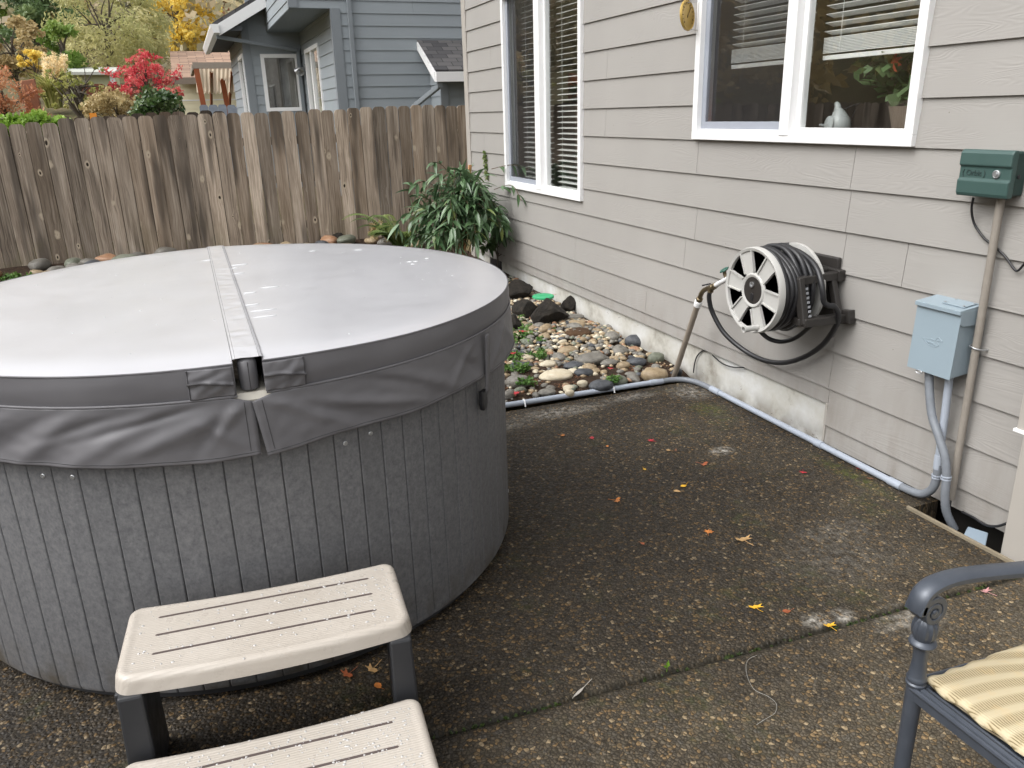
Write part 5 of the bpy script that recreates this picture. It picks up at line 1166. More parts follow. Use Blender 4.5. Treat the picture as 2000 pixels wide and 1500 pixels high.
# pit beside the wall: form board, folded sheet, cable
mb = MB(); mb.bar((2.437, 1.56, -.012), (2.437, 2.032, -.012), .012, .05)
tag(mb.build('edging_board', plain('weathered_form_board', lin(132, 122, 104), .85, .2, var=.3, vs=20), bevel=.002), 'thin weathered wooden edging strip along the pit by the wall', 'board')
mb = MB(); a, b, c_, d_ = onx(*c8(690, 1120), 2.545), onx(*c8(835, 1150), 2.57), onx(*c8(810, 1270), 2.47), onx(*c8(655, 1190), 2.47)
for q in (a, b, c_, d_): q.z = min(q.z, -.01)
nrm = Vector((0, 0, -.10)); mb.hexa([d_+nrm, c_+nrm, b+nrm, a+nrm, d_, c_, b, a])
tag(mb.build('junction_box', plain('blue_grey_sheet', lin(140, 155, 168), .45, var=.1), bevel=.003), 'small blue grey junction box tilted down in the dark pit', 'box')
mb = MB(); mb.tube(spl([onx(*c8(640, 1070), 2.575), onx(*c8(720, 1110), 2.57), onx(*c8(800, 1160), 2.565), onx(*c8(880, 1170), 2.565), onx(*c8(950, 1150), 2.57)], 6), .005, 8)
tag(mb.build('ground_cable', M['black'], smooth=60), 'black cable drooping along the siding foot above the pit', 'cable')
m6 = lambda u, v, x: c6x(u, v, x)
mb = MB(); mb.tube(spl([m6(255, 1350, 2.592), m6(265, 1270, 2.596), m6(290, 1195, 2.60), m6(340, 1150, 2.602), m6(400, 1150, 2.60)], 6), .004, 8)
tag(mb.build('foundation_cable', M['black'], smooth=60), 'black cable rising out of the bed against the foundation near the pipe', 'cable')
mb = MB(); mb.tube(spl([m6(430, 1190, 2.598), m6(520, 1265, 2.59), m6(620, 1300, 2.588), m6(720, 1300, 2.592)], 6), .0035, 8)
tag(mb.build('foundation_cable', M['black'], smooth=60), 'thin dark cable hanging in a slack bow below the siding under the reel', 'cable')

# gold dial thermometer on a wire bracket at the near window
tc = onx(1342, 30, 2.50); tn = Vector((.50, -.86, .08)).normalized(); th = thing('thermometer', tc, 'gold round dial thermometer on a wire bracket beside the near window', 'thermometer')
GOLD = plain('gold_dial', lin(205, 172, 92, .85), .4, .5, .35, var=.15)
mb = MB(); mb.lathe([(.001, -.012), (.055, -.012), (.072, -.006), (.075, .002), (.071, .008), (.067, .004), (.001, .004)], tc, tn, 48); mb.build('dial', GOLD, th, smooth=40)
t1_ = Vector((0, 0, 1)).cross(tn).normalized(); t2_ = tn.cross(t1_)
DKT = plain('dial_print', lin(70, 50, 20), .6)
for k in range(14):
    a = R(-130+20*k); d = t1_*math.sin(a)+t2_*math.cos(a); sdx = t1_*math.cos(a)-t2_*math.sin(a); mb = MB(); o = tc+tn*.005
    big = k % 2 == 0; ln = .012 if big else .007; mb.hexa([o+d*.062-sdx*.0018, o+d*.062+sdx*.0018, o+d*(.062-ln)+sdx*.0018, o+d*(.062-ln)-sdx*.0018, o+tn*.001+d*.062-sdx*.0018, o+tn*.001+d*.062+sdx*.0018, o+tn*.001+d*(.062-ln)+sdx*.0018, o+tn*.001+d*(.062-ln)-sdx*.0018]); mb.build('tick', DKT, th)
mb = MB(); mb.bar(tc+tn*.006-t1_*.01-t2_*.012, tc+tn*.006+t1_*.035+t2_*.04, .004, .001, tn); mb.build('needle', DKT, th)
for dz in (.06, -.065):
    mb = MB(); wp = Vector((W-.022, 3.80, tc.z+dz*1.05)); mb.tube([tc+Vector((0, 0, dz)), tc+Vector((.03, -.002, dz*1.05)), wp], .0016, 6); mb.build('wire', M['steel'], th)
mb = MB(); mb.tube([Vector((W-.026, 3.80, tc.z-.07)), Vector((W-.026, 3.80, tc.z+.066))], .003, 6); mb.build('bracket', M['white'], th)

# ------------------------------------------------------------------ patio chair
ch = thing('patio_chair', (1.43, .67, 0), 'dark grey cast metal patio chair with scrolled arms and a yellow woven seat pad', 'chair')
m = Mat('graphite_enamel', .32, .55); m.col(m.mix(m.noise(scale=30, detail=4), lin(72, 78, 88, .72), lin(92, 98, 108, .72))); m.b.inputs['Metallic'].default_value = .25; m.bump(m.noise(scale=120, detail=2), .08, .001); CM = m.m
def leg(x, y, top):
    mb = MB()
    if top:
        pr = [(.0125, .0), (.014, .01), (.0155, .20), (.0165, .385), (.0165, .41), (.019, .413), (.0195, .418), (.017, .421), (.019, .424), (.0195, .429), (.0175, .433), (.0165, .436), (.0135, .47), (.0145, .492), (.017, .502), (.024, .508), (.026, .512), (.024, .517), (.018, .521), (.0195, .525), (.0225, .533), (.0235, .545), (.0225, .556), (.017, .566), (.0125, .572), (.014, .578)]
        fl = lambda i, a: 1+(.05*math.cos(12*a) if 19 <= i <= 23 else 0)
        mb.lathe(pr, (x, y, 0), ZU, 48, flute=fl)
    else: mb.lathe([(.013, 0), (.015, .01), (.0165, .41)], (x, y, 0), ZU, 24)
    return mb.build('leg', CM, ch, smooth=35)
LX, LY0, LY1 = 1.205, .925, .405
leg(LX, LY0, True); leg(LX, LY1, True); leg(1.68, LY0-.03, False); leg(1.68, LY1+.03, False)
def arm(y):
    sg_ = 1 if y > .66 else -1
    pth = spl([(LX-.034, y, .594), (LX-.032, y, .612), (LX-.020, y, .632), (LX+.006, y-.001*sg_, .645), (LX+.05, y-.006*sg_, .651), (LX+.12, y-.018*sg_, .650), (LX+.22, y-.038*sg_, .645), (LX+.34, y-.052*sg_, .637), (LX+.47, y-.06*sg_, .630)], 6)
    mb = MB(); prof = [(-.020, -.007), (-.015, -.012), (.015, -.012), (.020, -.007), (.020, .002), (.015, .007), (0, .0095), (-.015, .007), (-.020, .002)]; n0 = len(mb.v); k = len(prof)
    for i, p in enumerate(pth):
        t = (pth[min(i+1, len(pth)-1)]-pth[max(0, i-1)]).normalized(); nn = Vector((0, 1, 0)).cross(t)*-1
        for a, b in prof: mb.v.append(tuple(p+Vector((0, 1, 0))*a+nn*b))
    for i in range(len(pth)-1):
        for j in range(k): mb.face((n0+i*k+j, n0+i*k+(j+1) % k, n0+(i+1)*k+(j+1) % k, n0+(i+1)*k+j))
    mb.face(tuple(n0+j for j in range(k))); mb.face(tuple(n0+(len(pth)-1)*k+j for j in range(k)))
    o = mb.build('arm', CM, ch, smooth=40)
    mb = MB(); sc_ = Vector((LX-.004, y, .592)); q = []
    for i in range(64):
        a = R(180)-i/63*R(720); r = .0305*(1-.80*i/63); q.append(sc_+Vector((math.cos(a)*r, 0, math.sin(a)*r)))
    n0 = len(mb.v)
    for i, p in enumerate(q):
        t = (q[min(i+1, 63)]-q[max(0, i-1)]).normalized(); nn = Vector((0, 1, 0)).cross(t); hh = .0065*(1-.4*i/63); ww = .020+.0*i
        for a, b in ((-ww, -hh), (ww, -hh), (ww, hh), (-ww, hh)): mb.v.append(tuple(p+Vector((0, a, 0))+nn*b))
    for i in range(63):
        for j in range(4): mb.face((n0+i*4+j, n0+i*4+(j+1) % 4, n0+(i+1)*4+(j+1) % 4, n0+(i+1)*4+j))
    mb.lathe([(.001, -.017), (.026, -.017), (.026, .017), (.001, .017)], sc_, (0, 1, 0), 24); mb.lathe([(.001, -.0215), (.006, -.0205), (.007, -.016), (.007, .016), (.006, .0205), (.001, .0215)], sc_, (0, 1, 0), 16)
    mb.build('scroll', CM, o, smooth=40, bevel=.0015)
arm(LY0); arm(LY1)
mb = MB()
for a, b in (((LX, LY0, .395), (LX, LY1, .395)), ((LX, LY0, .395), (1.68, LY0-.03, .395)), ((LX, LY1, .395), (1.68, LY1+.03, .395)), ((1.68, LY0-.03, .395), (1.68, LY1+.03, .395))):
    mb.bar(a, b, .026, .026); mb.tube([Vector(a)+Vector((0, 0, .012)), Vector(b)+Vector((0, 0, .012))], .008, 8)
    for s in (-.012, 0.0, .012):
        sd_ = (Vector(b)-Vector(a)).normalized().cross(Vector(ZU))*s; mb.tube([Vector(a)+sd_+Vector((0, 0, .012)), Vector(b)+sd_+Vector((0, 0, .012))], .0055, 8)
mb.box((LX+.012, LY1+.012, .395), (1.67, LY0-.02, .401)); mb.build('seat_frame', CM, ch, smooth=40)
m = Mat('woven_pad', .75, .25); x, y, z = m.sep(m.geo()); yy = m.math('ADD', y, m.math('MULTIPLY', m.math('SINE', m.math('MULTIPLY', x, 13.0)), .012))
yy = m.math('ADD', yy, m.math('MULTIPLY', x, .22))
band = m.math('ADD', m.math('MULTIPLY', m.math('SINE', m.math('MULTIPLY', yy, 150.0)), .5), .5)
xx = m.math('ADD', x, m.math('MULTIPLY', m.noise(m.geo(), 60, 2), .004))
rid = m.math('ADD', m.math('MULTIPLY', m.math('SINE', m.math('MULTIPLY', xx, 1150.0)), .5), .5)
slit = m.math('MULTIPLY', m.rng(rid, .42, .12), m.rng(band, .75, .2))
c = m.mix(m.rng(band, .2, .9), lin(176, 162, 132), lin(188, 175, 146)); c = m.mix(m.rng(m.noise(m.geo(), 25, 4, .7), .55, .75, 0, .5), c, lin(196, 170, 125)); c = m.mix(m.math('MULTIPLY', slit, .8), c, lin(104, 90, 60)); m.col(c)
m.bump(m.math('ADD', m.math('MULTIPLY', rid, .4), m.math('MULTIPLY', band, .6)), .6, .003); PAD = m.m
mb = MB()
def padp(u, v, s):
    ex = .5-abs(u-.5); ey = .5-abs(v-.5); e = min(ex*.46, ey*.47); rr_ = .018; k = math.sqrt(max(0, 1-(1-min(1, e/rr_))**2))
    wv = .004*math.sin(v*40)*(1-min(1, ex*.46/.03)); return Vector((1.218+.455*u+wv, .428+.490*v+.003*math.sin(u*50)*(1-min(1, ey*.47/.03)), .421+s*.012*k+(.006*math.sin(math.pi*u)*math.sin(math.pi*v)+.0012*math.sin(((.428+.49*v)+.22*(1.218+.455*u))*150)*min(1, e/.03) if s > 0 else 0)))
def nl(t): return .5-.5*math.cos(math.pi*t)*(abs(math.cos(math.pi*t))**-.35 if abs(math.cos(math.pi*t)) > 1e-6 else 0)
mb.grid(lambda u, v: padp(nl(u), nl(v), 1), 60, 80); mb.grid(lambda u, v: padp(nl(u), nl(v), -1), 20, 20)
mb.build('seat_pad', PAD, ch, smooth=60, fix=True)
mb = MB()
for yq in (LY1+.03, LY0-.03): mb.tube(spl([(1.68, yq, .40), (1.70, yq, .62), (1.75, yq, .85), (1.80, yq, 1.0)], 6), .014, 10)
mb.tube(spl([(1.80, LY1+.03, 1.0), (1.83, .665, 1.06), (1.80, LY0-.03, 1.0)], 8), .014, 10)
for k in range(5): yq = LY1+.03+(LY0-LY1-.06)*(k+1)/6; mb.tube(spl([(1.69, yq, .42), (1.73, yq, .75), (1.815, yq, 1.03)], 6), .007, 8)
mb.build('backrest', CM, ch, smooth=50)

# ------------------------------------------------------------------ river stones, boulders and litter in the bed
def bedz(x, y): return .026+.15*sstep(3.9, 9.2, y)
STONE = {}
def stone_mat(k, *cols):
    m = Mat('stone_'+k, .5, .4); n = m.noise(scale=7, detail=6, rough=.7); oi = m.n('ShaderNodeObjectInfo').outputs['Random']
    v = m.n('ShaderNodeVectorMath', {'operation': 'ADD'}, i0=m.co(), i1=m.comb(m.math('MULTIPLY', oi, 50.0), oi, 0.0)).outputs[0]
    n = m.noise(v, 2.2, 6, .68); c = m.ramp(n, (.3, cols[0]), (.5, cols[1]), (.7, cols[2])); sp = m.noise(v, 26, 2); c = m.mix(m.rng(sp, .55, .7, 0, .3), c, tuple(q*.45 for q in cols[0][:3])+(1,))
    c = m.mix(m.rng(oi, 0, 1, 0, .45), c, tuple(q*.55 for q in cols[1][:3])+(1,))
    m.col(c); m.bump(m.noise(v, 14, 4) if k != 'basalt' else m.noise(v, 6, 8, .75), .25 if k != 'basalt' else 1.0, .02 if k != 'basalt' else .06); m.ro(m.rng(n, .3, .7, .32, .6) if k != 'basalt' else .85); STONE[k] = m.m
K_ = .8
stone_mat('grey', lin(98, 95, 88, K_), lin(130, 126, 118, K_), lin(154, 149, 140, K_)); stone_mat('tan', lin(140, 120, 92, K_), lin(170, 150, 120, K_), lin(190, 172, 142, K_))
stone_mat('dark', lin(56, 57, 60, K_), lin(78, 81, 86, K_), lin(104, 106, 110, K_)); stone_mat('green', lin(98, 102, 88, K_), lin(124, 128, 112, K_), lin(142, 145, 130, K_))
stone_mat('cream', lin(196, 182, 154, .85), lin(214, 202, 176, .85), lin(226, 218, 200, .85)); stone_mat('rust', lin(142, 104, 78, K_), lin(168, 128, 98, K_), lin(186, 152, 124, K_)); stone_mat('basalt', lin(38, 35, 31, .9), lin(58, 52, 45, .9), lin(82, 74, 62, .9))
def stone_mesh(seed, sub=3, rough=.16, ang=False):
    bm = bmesh.new(); bmesh.ops.create_icosphere(bm, subdivisions=sub, radius=1); o = Vector((seed*3.1, seed*1.7, seed*.9))
    for v in bm.verts:
        d = v.co.normalized(); k = 1+rough*1.3*mnoise.noise(d*1.1+o)+rough*.4*mnoise.noise(d*2.6+o)
        if ang:
            k = min(k, 1.0); c = mnoise.cell_vector(d*.01+o)
            q = d*k*1.15
            for j in range(9):
                nrm = Vector((math.sin(seed*7+j*2.4), math.cos(seed*5+j*1.9), math.sin(j*3.3+seed)*.8)).normalized(); dd = q.dot(nrm)-.74
                if dd > 0: q = q-nrm*dd*.93
            v.co = q*(1+.05*mnoise.noise(d*6+o)+.03*mnoise.noise(d*14+o))
        else: v.co = d*k
    me = bpy.data.meshes.new('stone'); bm.to_mesh(me); bm.free(); me.polygons.foreach_set('use_smooth', [True]*len(me.polygons))
    if ang: me.set_sharp_from_angle(angle=R(38))
    return me
BASE = [stone_mesh(i+1) for i in range(7)]; SM = {}
def stone(col, loc, sx, sy, sz, rz, label, group=None, tilt=0, bi=None, name='river_stone'):
    i = random.randrange(7) if bi is None else bi; key = (col, i)
    if key not in SM: me = BASE[i].copy(); me.materials.append(STONE[col]); SM[key] = me
    o = bpy.data.objects.new(name, SM[key]); C.objects.link(o); o.location = loc; o.scale = (sx, sy, sz); o.rotation_euler = (tilt, 0, rz); return tag(o, label, 'stone', group)
placed = []
def hand(col, px, py, wpx, hpx, label, z0=.03, rz=0, sy=None):
    c = onz(px, py+hpx*.30, z0+.0); dpt = (c-CAM).dot(_f); w_ = wpx*dpt/FPX/2; h_ = max(.35*w_, min(.8*w_, hpx*dpt/FPX/2*.80)); z_ = bedz(c.x, c.y)
    stone(col, (c.x, c.y, z_+h_*.40), w_, sy or w_*.72, h_, rz-.3, label); placed.append((c.x, c.y, w_*.85))
hand('cream', 1088, 728, 66, 30, 'flat cream white oval river stone, the whitest large one near the patio edge')
hand('tan', 1278, 726, 50, 36, 'big tan orange river stone beside the foot of the leaning pipe')
hand('dark', 1243, 662, 44, 36, 'big slate blue river stone next to the foundation wall')
hand('green', 1281, 692, 32, 38, 'upright greenish grey river stone close to the foundation and the leaning pipe')
hand('dark', 1244, 703, 40, 26, 'flat black river stone between the greenish stone and the big tan orange stone')
hand('grey', 1155, 696, 60, 32, 'broad mottled grey river stone in the middle of the bed')
hand('tan', 1109, 682, 44, 28, 'rounded buff brown river stone behind the mottled grey one')
hand('dark', 1122, 710, 40, 20, 'dark slate river stone behind the flat cream white oval one')
hand('dark', 1140, 724, 36, 24, 'dark blue grey river stone right of the flat cream white oval one')
hand('dark', 1174, 747, 48, 30, 'large dark blue grey river stone touching the pale conduit')
hand('green', 1208, 738, 40, 28, 'grey green river stone behind the pale conduit with green sprouts')
hand('cream', 1112, 757, 20, 40, 'tall pointed cream river stone standing by the pale conduit')
hand('cream', 1138, 742, 22, 34, 'knobbly cream river stone leaning beside the dark blue grey one')
hand('grey', 1012, 740, 46, 40, 'grey brown river stone beside the hot tub skirt')
hand('grey', 1068, 762, 34, 18, 'small grey river stone lying lengthwise against the pale conduit')
hand('dark', 1016, 712, 50, 22, 'slate blue river stone near the hot tub with sprouts around it')
hand('dark', 1006, 690, 44, 22, 'bluish grey river stone half hidden by the hot tub cover')
hand('grey', 1190, 705, 34, 18, 'pale grey pebble shaped stone behind the broad mottled one')
hand('rust', 1157, 664, 28, 20, 'orange brown river stone on top of the pebble mound')
hand('grey', 1195, 640, 40, 22, 'whitish angular rock against the foundation behind the slate blue stone')
hand('tan', 1218, 710, 28, 22, 'buff river stone beside the flat black one')
hand('cream', 1071, 708, 34, 20, 'cream river stone behind the flat white oval one')
hand('grey', 1122, 622, 40, 16, 'flat slate stone next to the dark boulders')
hand('cream', 1026, 696, 36, 18, 'pale buff river stone beside the clover near the hot tub')
hand('dark', 1322, 722, 22, 22, 'bluish stone between the leaning pipe and the foundation corner')
# mossy basalt boulders round the valve lid
def boulder(px, py, wpx, hpx, label, seed, zb=.05, rz=0.):
    c = onz(px, py+hpx*.30, zb); dpt = (c-CAM).dot(_f); w_ = wpx*dpt/FPX/2; h_ = hpx*dpt/FPX/2
    me = stone_mesh(seed, 4, .2, True); me.materials.append(STONE['basalt']); o = bpy.data.objects.new('boulder', me); C.objects.link(o); o.location = (c.x, c.y, bedz(c.x, c.y)+h_*.62); o.scale = (w_, w_*.8, h_); o.rotation_euler = (0, 0, rz); tag(o, label, 'boulder'); placed.append((c.x, c.y, w_*.85)); return o
boulder(1071, 614, 84, 56, 'large dark square edged boulder in front of the green valve lid', 11, rz=.4)
boulder(1025, 606, 58, 40, 'low dark boulder wedged between the two bigger boulders', 14, rz=1.1)
boulder(1012, 574, 66, 40, 'brown flat topped boulder beside the hot tub cover', 17, rz=.2)
boulder(1113, 598, 40, 34, 'grey boulder right behind the big dark one near the foundation', 19, rz=.9)
boulder(1003, 632, 40, 40, 'dark boulder mostly hidden behind the hot tub cover', 23, rz=.9)
for px, py, wpx, hpx, lb in ((655, 467, 52, 20, 'dark brown boulder lying at the fence foot just past the cover'), (425, 470, 70, 16, 'long dark rock at the fence foot behind the cover fold'), (560, 468, 60, 16, 'low dark rock in the row along the fence foot')):
    c = onz(px, py, .17); dpt = (c-CAM).dot(_f); w_ = wpx*dpt/FPX/2; o = boulder(px, py, wpx, hpx, lb, int(px/9), .16)
lc = onz(1061, 581, .17); mb = MB(); mb.lathe([(.083, 0), (.083, .012), (.078, .016), (.001, .017)], lc, ZU, 36); mb.box(lc+Vector((-.03, -.006, .016)), lc+Vector((.03, .006, .0185)))
o = tag(mb.build('valve_lid', plain('bright_green_plastic', lin(62, 178, 122, .8), .45, .5, var=.08), smooth=35), 'bright green round valve box lid among the boulders', 'lid')
mb = MB(); q = onz(1130, 662, .04); mb.lathe([(.095, -.02), (.09, .05), (.075, .062), (.001, .06)], q, ZU, 20, flute=lambda i, a: 1+.06*math.sin(3*a+1)+.04*math.sin(7*a)); tag(mb.build('tree_stump', plain('rotten_stump', (.07, .04, .022, 1), .9, .2, var=.5, vs=30, bump=.8, bs=60, bd=.01), smooth=50), 'low rotten brown stump ringed by pebbles in the bed', 'stump'); placed.append((q.x, q.y, .08))
# countable smaller stones
COLN = {'grey': 'grey', 'tan': 'tan', 'dark': 'slate dark', 'green': 'greenish', 'cream': 'cream', 'rust': 'rusty orange'}
g = random.Random(21); cnt = 0; tries = 0
def bed_ok(x, y): return 3.80 < y < 5.25 and .95 < x < 2.57 and math.hypot(x-TX, y-TY) > 1.0 and (y < 4.9 or x > 1.4)
for (rmin, rmax, want, size, cond) in ((.034, .060, 60, 'medium', bed_ok), (.019, .033, 175, 'small', bed_ok)):
    k = 0; t_ = 0
    while k < want and t_ < 40000:
        t_ += 1; x, y = g.uniform(.95, 2.57), g.uniform(3.80, 5.25)
        if not cond(x, y): continue
        if size == 'small' and y < 4.05 and g.random() < .45: continue
        r = g.uniform(rmin, rmax)
        if any((x-a)**2+(y-b)**2 < (r*.9+c_)**2 for a, b, c_ in placed): continue
        placed.append((x, y, r*.85)); k += 1; col = g.choices(list(COLN), (34, 32, 7, 11, 13, 5))[0]
        md = max(0, .05-.25*((x-2.25)**2+(y-4.75)**2))*.9
        stone(col, (x, y, bedz(x, y)+r*.14+md), r*g.uniform(.95, 1.25), r*g.uniform(.7, .95), r*g.uniform(.5, .75), g.uniform(0, 6.28), f'{size} {COLN[col]} river stone lying loose among the others in the pebble bed', f'{size} {COLN[col]} river stones in the pebble bed', g.uniform(-.25, .25))
k = 0; t_ = 0
while k < 64 and t_ < 9000:    # bigger stones along the fence foot
    t_ += 1; x, y = g.uniform(-2.6, 2.5), g.uniform(8.35, 9.12)
    if x < -1.2: y = g.uniform(7.3, 9.12)
    r = g.uniform(.06, .125)
    if any((x-a)**2+(y-b)**2 < (r*.85+c_)**2 for a, b, c_ in placed): continue
    placed.append((x, y, r*.85)); k += 1; col = g.choices(list(COLN), (30, 34, 8, 10, 8, 10))[0]
    stone(col, (x, y, bedz(x, y)+r*.35), r*1.15, r*.8, r*.6, g.uniform(0, 6.28), f'{COLN[col]} cobble in the row along the foot of the board fence', f'{COLN[col]} cobbles along the fence foot')
# gravel nobody could count
mb = MB(); pal = ['grey', 'tan', 'dark', 'green', 'cream', 'rust']; n = 0
ico = bmesh.new(); bmesh.ops.create_icosphere(ico, subdivisions=1, radius=1); IV = [v.co.copy() for v in ico.verts]; IF = [tuple(v.index for v in f.verts) for f in ico.faces]; ico.free()
while n < 3800:
    x, y = g.uniform(.95, 2.585), g.uniform(3.78, 6.6)
    if math.hypot(x-TX, y-TY) < 1.0 or (x < 1.6 and y > 5): continue
    dens = .25+.75*sstep(4.0, 4.4, y)
    if g.random() > dens: continue
    r = g.choice((.007, .009, .012, .015, .02, .023)); md = max(0, .05-.25*((x-2.25)**2+(y-4.75)**2)); Mx = Matrix.Translation((x, y, bedz(x, y)+md+r*.25)) @ Matrix.Rotation(g.uniform(0, 6.28), 4, 'Z') @ Matrix.Diagonal((r*1.25, r*.9, r*.65, 1)); n0 = len(mb.v); mb.mat(g.choices(range(6), (30, 32, 6, 10, 14, 7))[0])
    for v in IV: mb.v.append(tuple(Mx @ v))
    for f in IF: mb.face(tuple(n0+q for q in f))
    n += 1
o = mb.build('gravel', [STONE[k] for k in pal], smooth=80, fix=False); o['kind'] = 'stuff'
# leaf litter and mulch crumbs
lm = mat_leaf('leaf_litter', lin(58, 36, 24), lin(92, 58, 38), lin(125, 86, 58), lin(150, 100, 62), trans=.1)
o = leaf_cloud('leaf_litter', lm, None, [(x, y, bedz(x, y)+.006, .05, g.random()) for x, y in ((g.uniform(.95, 2.57), g.uniform(3.8, 6.5)) for _ in range(260)) if math.hypot(x-TX, y-TY) > 1.03], 5200, .016, .5, 1.5, seed=31)
for v in o.data.vertices:
    v.co.z = bedz(v.co.x, v.co.y)+.004+abs(v.co.z-bedz(v.co.x, v.co.y))*.25
o['kind'] = 'stuff'
leafmat('clover', lin(58, 92, 38), lin(82, 118, 50), lin(112, 142, 74), trans=.3)
cl = []
for px, py, rx_, n in ((1022, 655, .13, 30), (1040, 672, .08, 12), (1012, 700, .05, 7), (1052, 694, .05, 8), (1008, 724, .06, 10), (1030, 750, .04, 6), (1206, 746, .03, 4), (1000, 640, .10, 16)):
    q = onz(px, py, .05)
    for i in range(n): x, y = q.x+g.gauss(0, rx_*.6), q.y+g.gauss(0, rx_*.6); cl.append((x, y, bedz(x, y)+.03+.015*g.random(), .03, g.random()))
o = leaf_cloud('clover', L_['clover'], None, cl, 2600, .017, .85, 1.2, seed=41); o['kind'] = 'stuff'
q = onz(25, 543, .17); o = leaf_cloud('clover', L_['clover'], None, [(q.x+g.gauss(0, .3), q.y+g.gauss(0, .12)-.1, .18, .05, g.random()) for _ in range(30)], 1500, .03, .6, 1, seed=42); o['kind'] = 'stuff'

# ------------------------------------------------------------------ evergreen clematis on stakes, fern and dry fronds at the house corner
ev = Mat('leaf_glossy_lance', .30, .55); r_ = ev.attr(); c = ev.ramp(r_, (0, lin(54, 80, 50, .9)), (.5, lin(86, 114, 76, .9)), (.85, lin(116, 142, 106, .9)), (1, lin(134, 148, 84, .85))); ev.col(c)
tl = ev.n('ShaderNodeBsdfTranslucent', Color=c); mx = ev.n('ShaderNodeMixShader', i0=.15); ev.t.links.new(ev.b.outputs[0], mx.inputs[1]); ev.t.links.new(tl.outputs[0], mx.inputs[2]); ev.t.links.new(mx.outputs[0], ev.out.inputs[0]); LANCE = ev.m
PY = 6.75; pc0 = ony(893, 395, PY); base = Vector((pc0.x+.0, PY, bedz(pc0.x, PY)))
pl = thing('clematis', base, 'bushy evergreen climber with long dark drooping leaves on wooden stakes at the house corner', 'plant')
g = random.Random(77); mb = MB(); sb = MB()
def lance(o, d, L, wd, droop, tone):
    d = Vector(d).normalized(); sd_ = d.cross(Vector(ZU)); sd_ = sd_.normalized() if sd_.length > .05 else Vector((1, 0, 0)); roll = g.uniform(-.6, .6); n = 7; n0 = len(mb.v); p = Vector(o); mb.rnd(tone); dd = d.copy()
    for i in range(n+1):
        f = i/n; wv = wd*(math.sin(math.pi*min(1, f*.96+.04)**.75))*(1 if i < n else .02)+.0005; up = sd_.cross(dd).normalized(); s2 = (sd_*math.cos(roll)+up*math.sin(roll)); u2 = (up*math.cos(roll)-sd_*math.sin(roll))
        mb.v += [tuple(p-s2*wv+u2*wv*.35), tuple(p), tuple(p+s2*wv+u2*wv*.35)]; p = p+dd*(L/n); dd = (dd+Vector((0, 0, -droop/n))).normalized()
    for i in range(n):
        a = n0+i*3; mb.face((a, a+1, a+4, a+3)); mb.face((a+1, a+2, a+5, a+4))
ctr = Vector((pc0.x, PY, base.z+.52)); nodes = []
for k in range(92):      # arching stems
    a = g.uniform(0, 2*math.pi) if k < 62 else R(g.uniform(225, 315)); el_ = g.uniform(-.55, 1.4); rad = g.uniform(.25, .60); tip = ctr+Vector((math.cos(a)*math.cos(el_)*rad*1.0, math.sin(a)*math.cos(el_)*rad*.75, math.sin(el_)*rad*.78))
    if tip.x > 2.50: tip.x = 2.50-g.random()*.08
    st_ = Vector((base.x+g.uniform(-.05, .05), PY+g.uniform(-.05, .05), base.z+g.uniform(.05, .75))); mid = st_.lerp(tip, .55)+Vector((0, 0, g.uniform(.05, .2)))
    q = spl([st_, mid, tip, tip+Vector((math.cos(a)*.05, math.sin(a)*.05, -.09))], 5); sb.tube(q, [.0045*(1-.6*i/(len(q)-1)) for i in range(len(q))], 5)
    for i in range(4, len(q), 2):
        for sg in (-1, 1):
            if g.random() < .06: continue
            t = (q[min(i+1, len(q)-1)]-q[i-1]).normalized(); od = (t*.5+t.cross(Vector(ZU))*sg*g.uniform(.3, 1)+Vector((g.gauss(0, .35), g.gauss(0, .35), g.uniform(-.5, .55)))); lance(q[i], od, g.uniform(.12, .20), g.uniform(.013, .021), g.uniform(.4, 1.3), min(1, max(0, g.gauss(.48, .25))))
for px, py, ty, pts_ in ((1040, 300, 6.35, ((960, 330), (1000, 322), (1030, 330))), (1035, 400, 6.2, ((965, 370), (1000, 362), (1018, 392))), (850, 300, 6.6, ((885, 345), (860, 320), (845, 318))), (810, 350, 6.6, ((860, 370), (830, 355), (808, 362)))):
    q = spl([ony(x, y, 6.75+(ty-6.75)*i/2) for i, (x, y) in enumerate(pts_)], 5); sb.tube(q, .0032, 5)
    for i in range(2, len(q), 3):
        for sg in (-1, 1): lance(q[i], (q[i]-q[i-1]).normalized()+Vector((sg*.5, -.4, g.uniform(-.6, .3))), .15, .016, 1.0, g.uniform(.3, .7))
mb.build('foliage', LANCE, pl, smooth=70, fix=False); sb.build('stem', plain('brown_vine', (.10, .065, .04, 1), .7, var=.3), pl, smooth=70)
STK = plain('cedar_stake', lin(196, 146, 100, .85), .7, .3, var=.2, vs=20)
for (bx, by, tx_, ty_) in ((898, 505, 918, 322), (884, 505, 905, 345)):
    b_ = ony(bx, by, PY-.02); t_ = ony(tx_, ty_, PY-.0); b_.z = base.z-.05; mb = MB(); mb.bar(b_, t_, .026, .026, (0, 1, 0)); tag(mb.build('wooden_stake', STK, bevel=.003), 'orange cedar stake rising to the crown of the evergreen climber' if bx > 890 else 'second cedar stake crossing lower behind the climber leaves', 'stake')
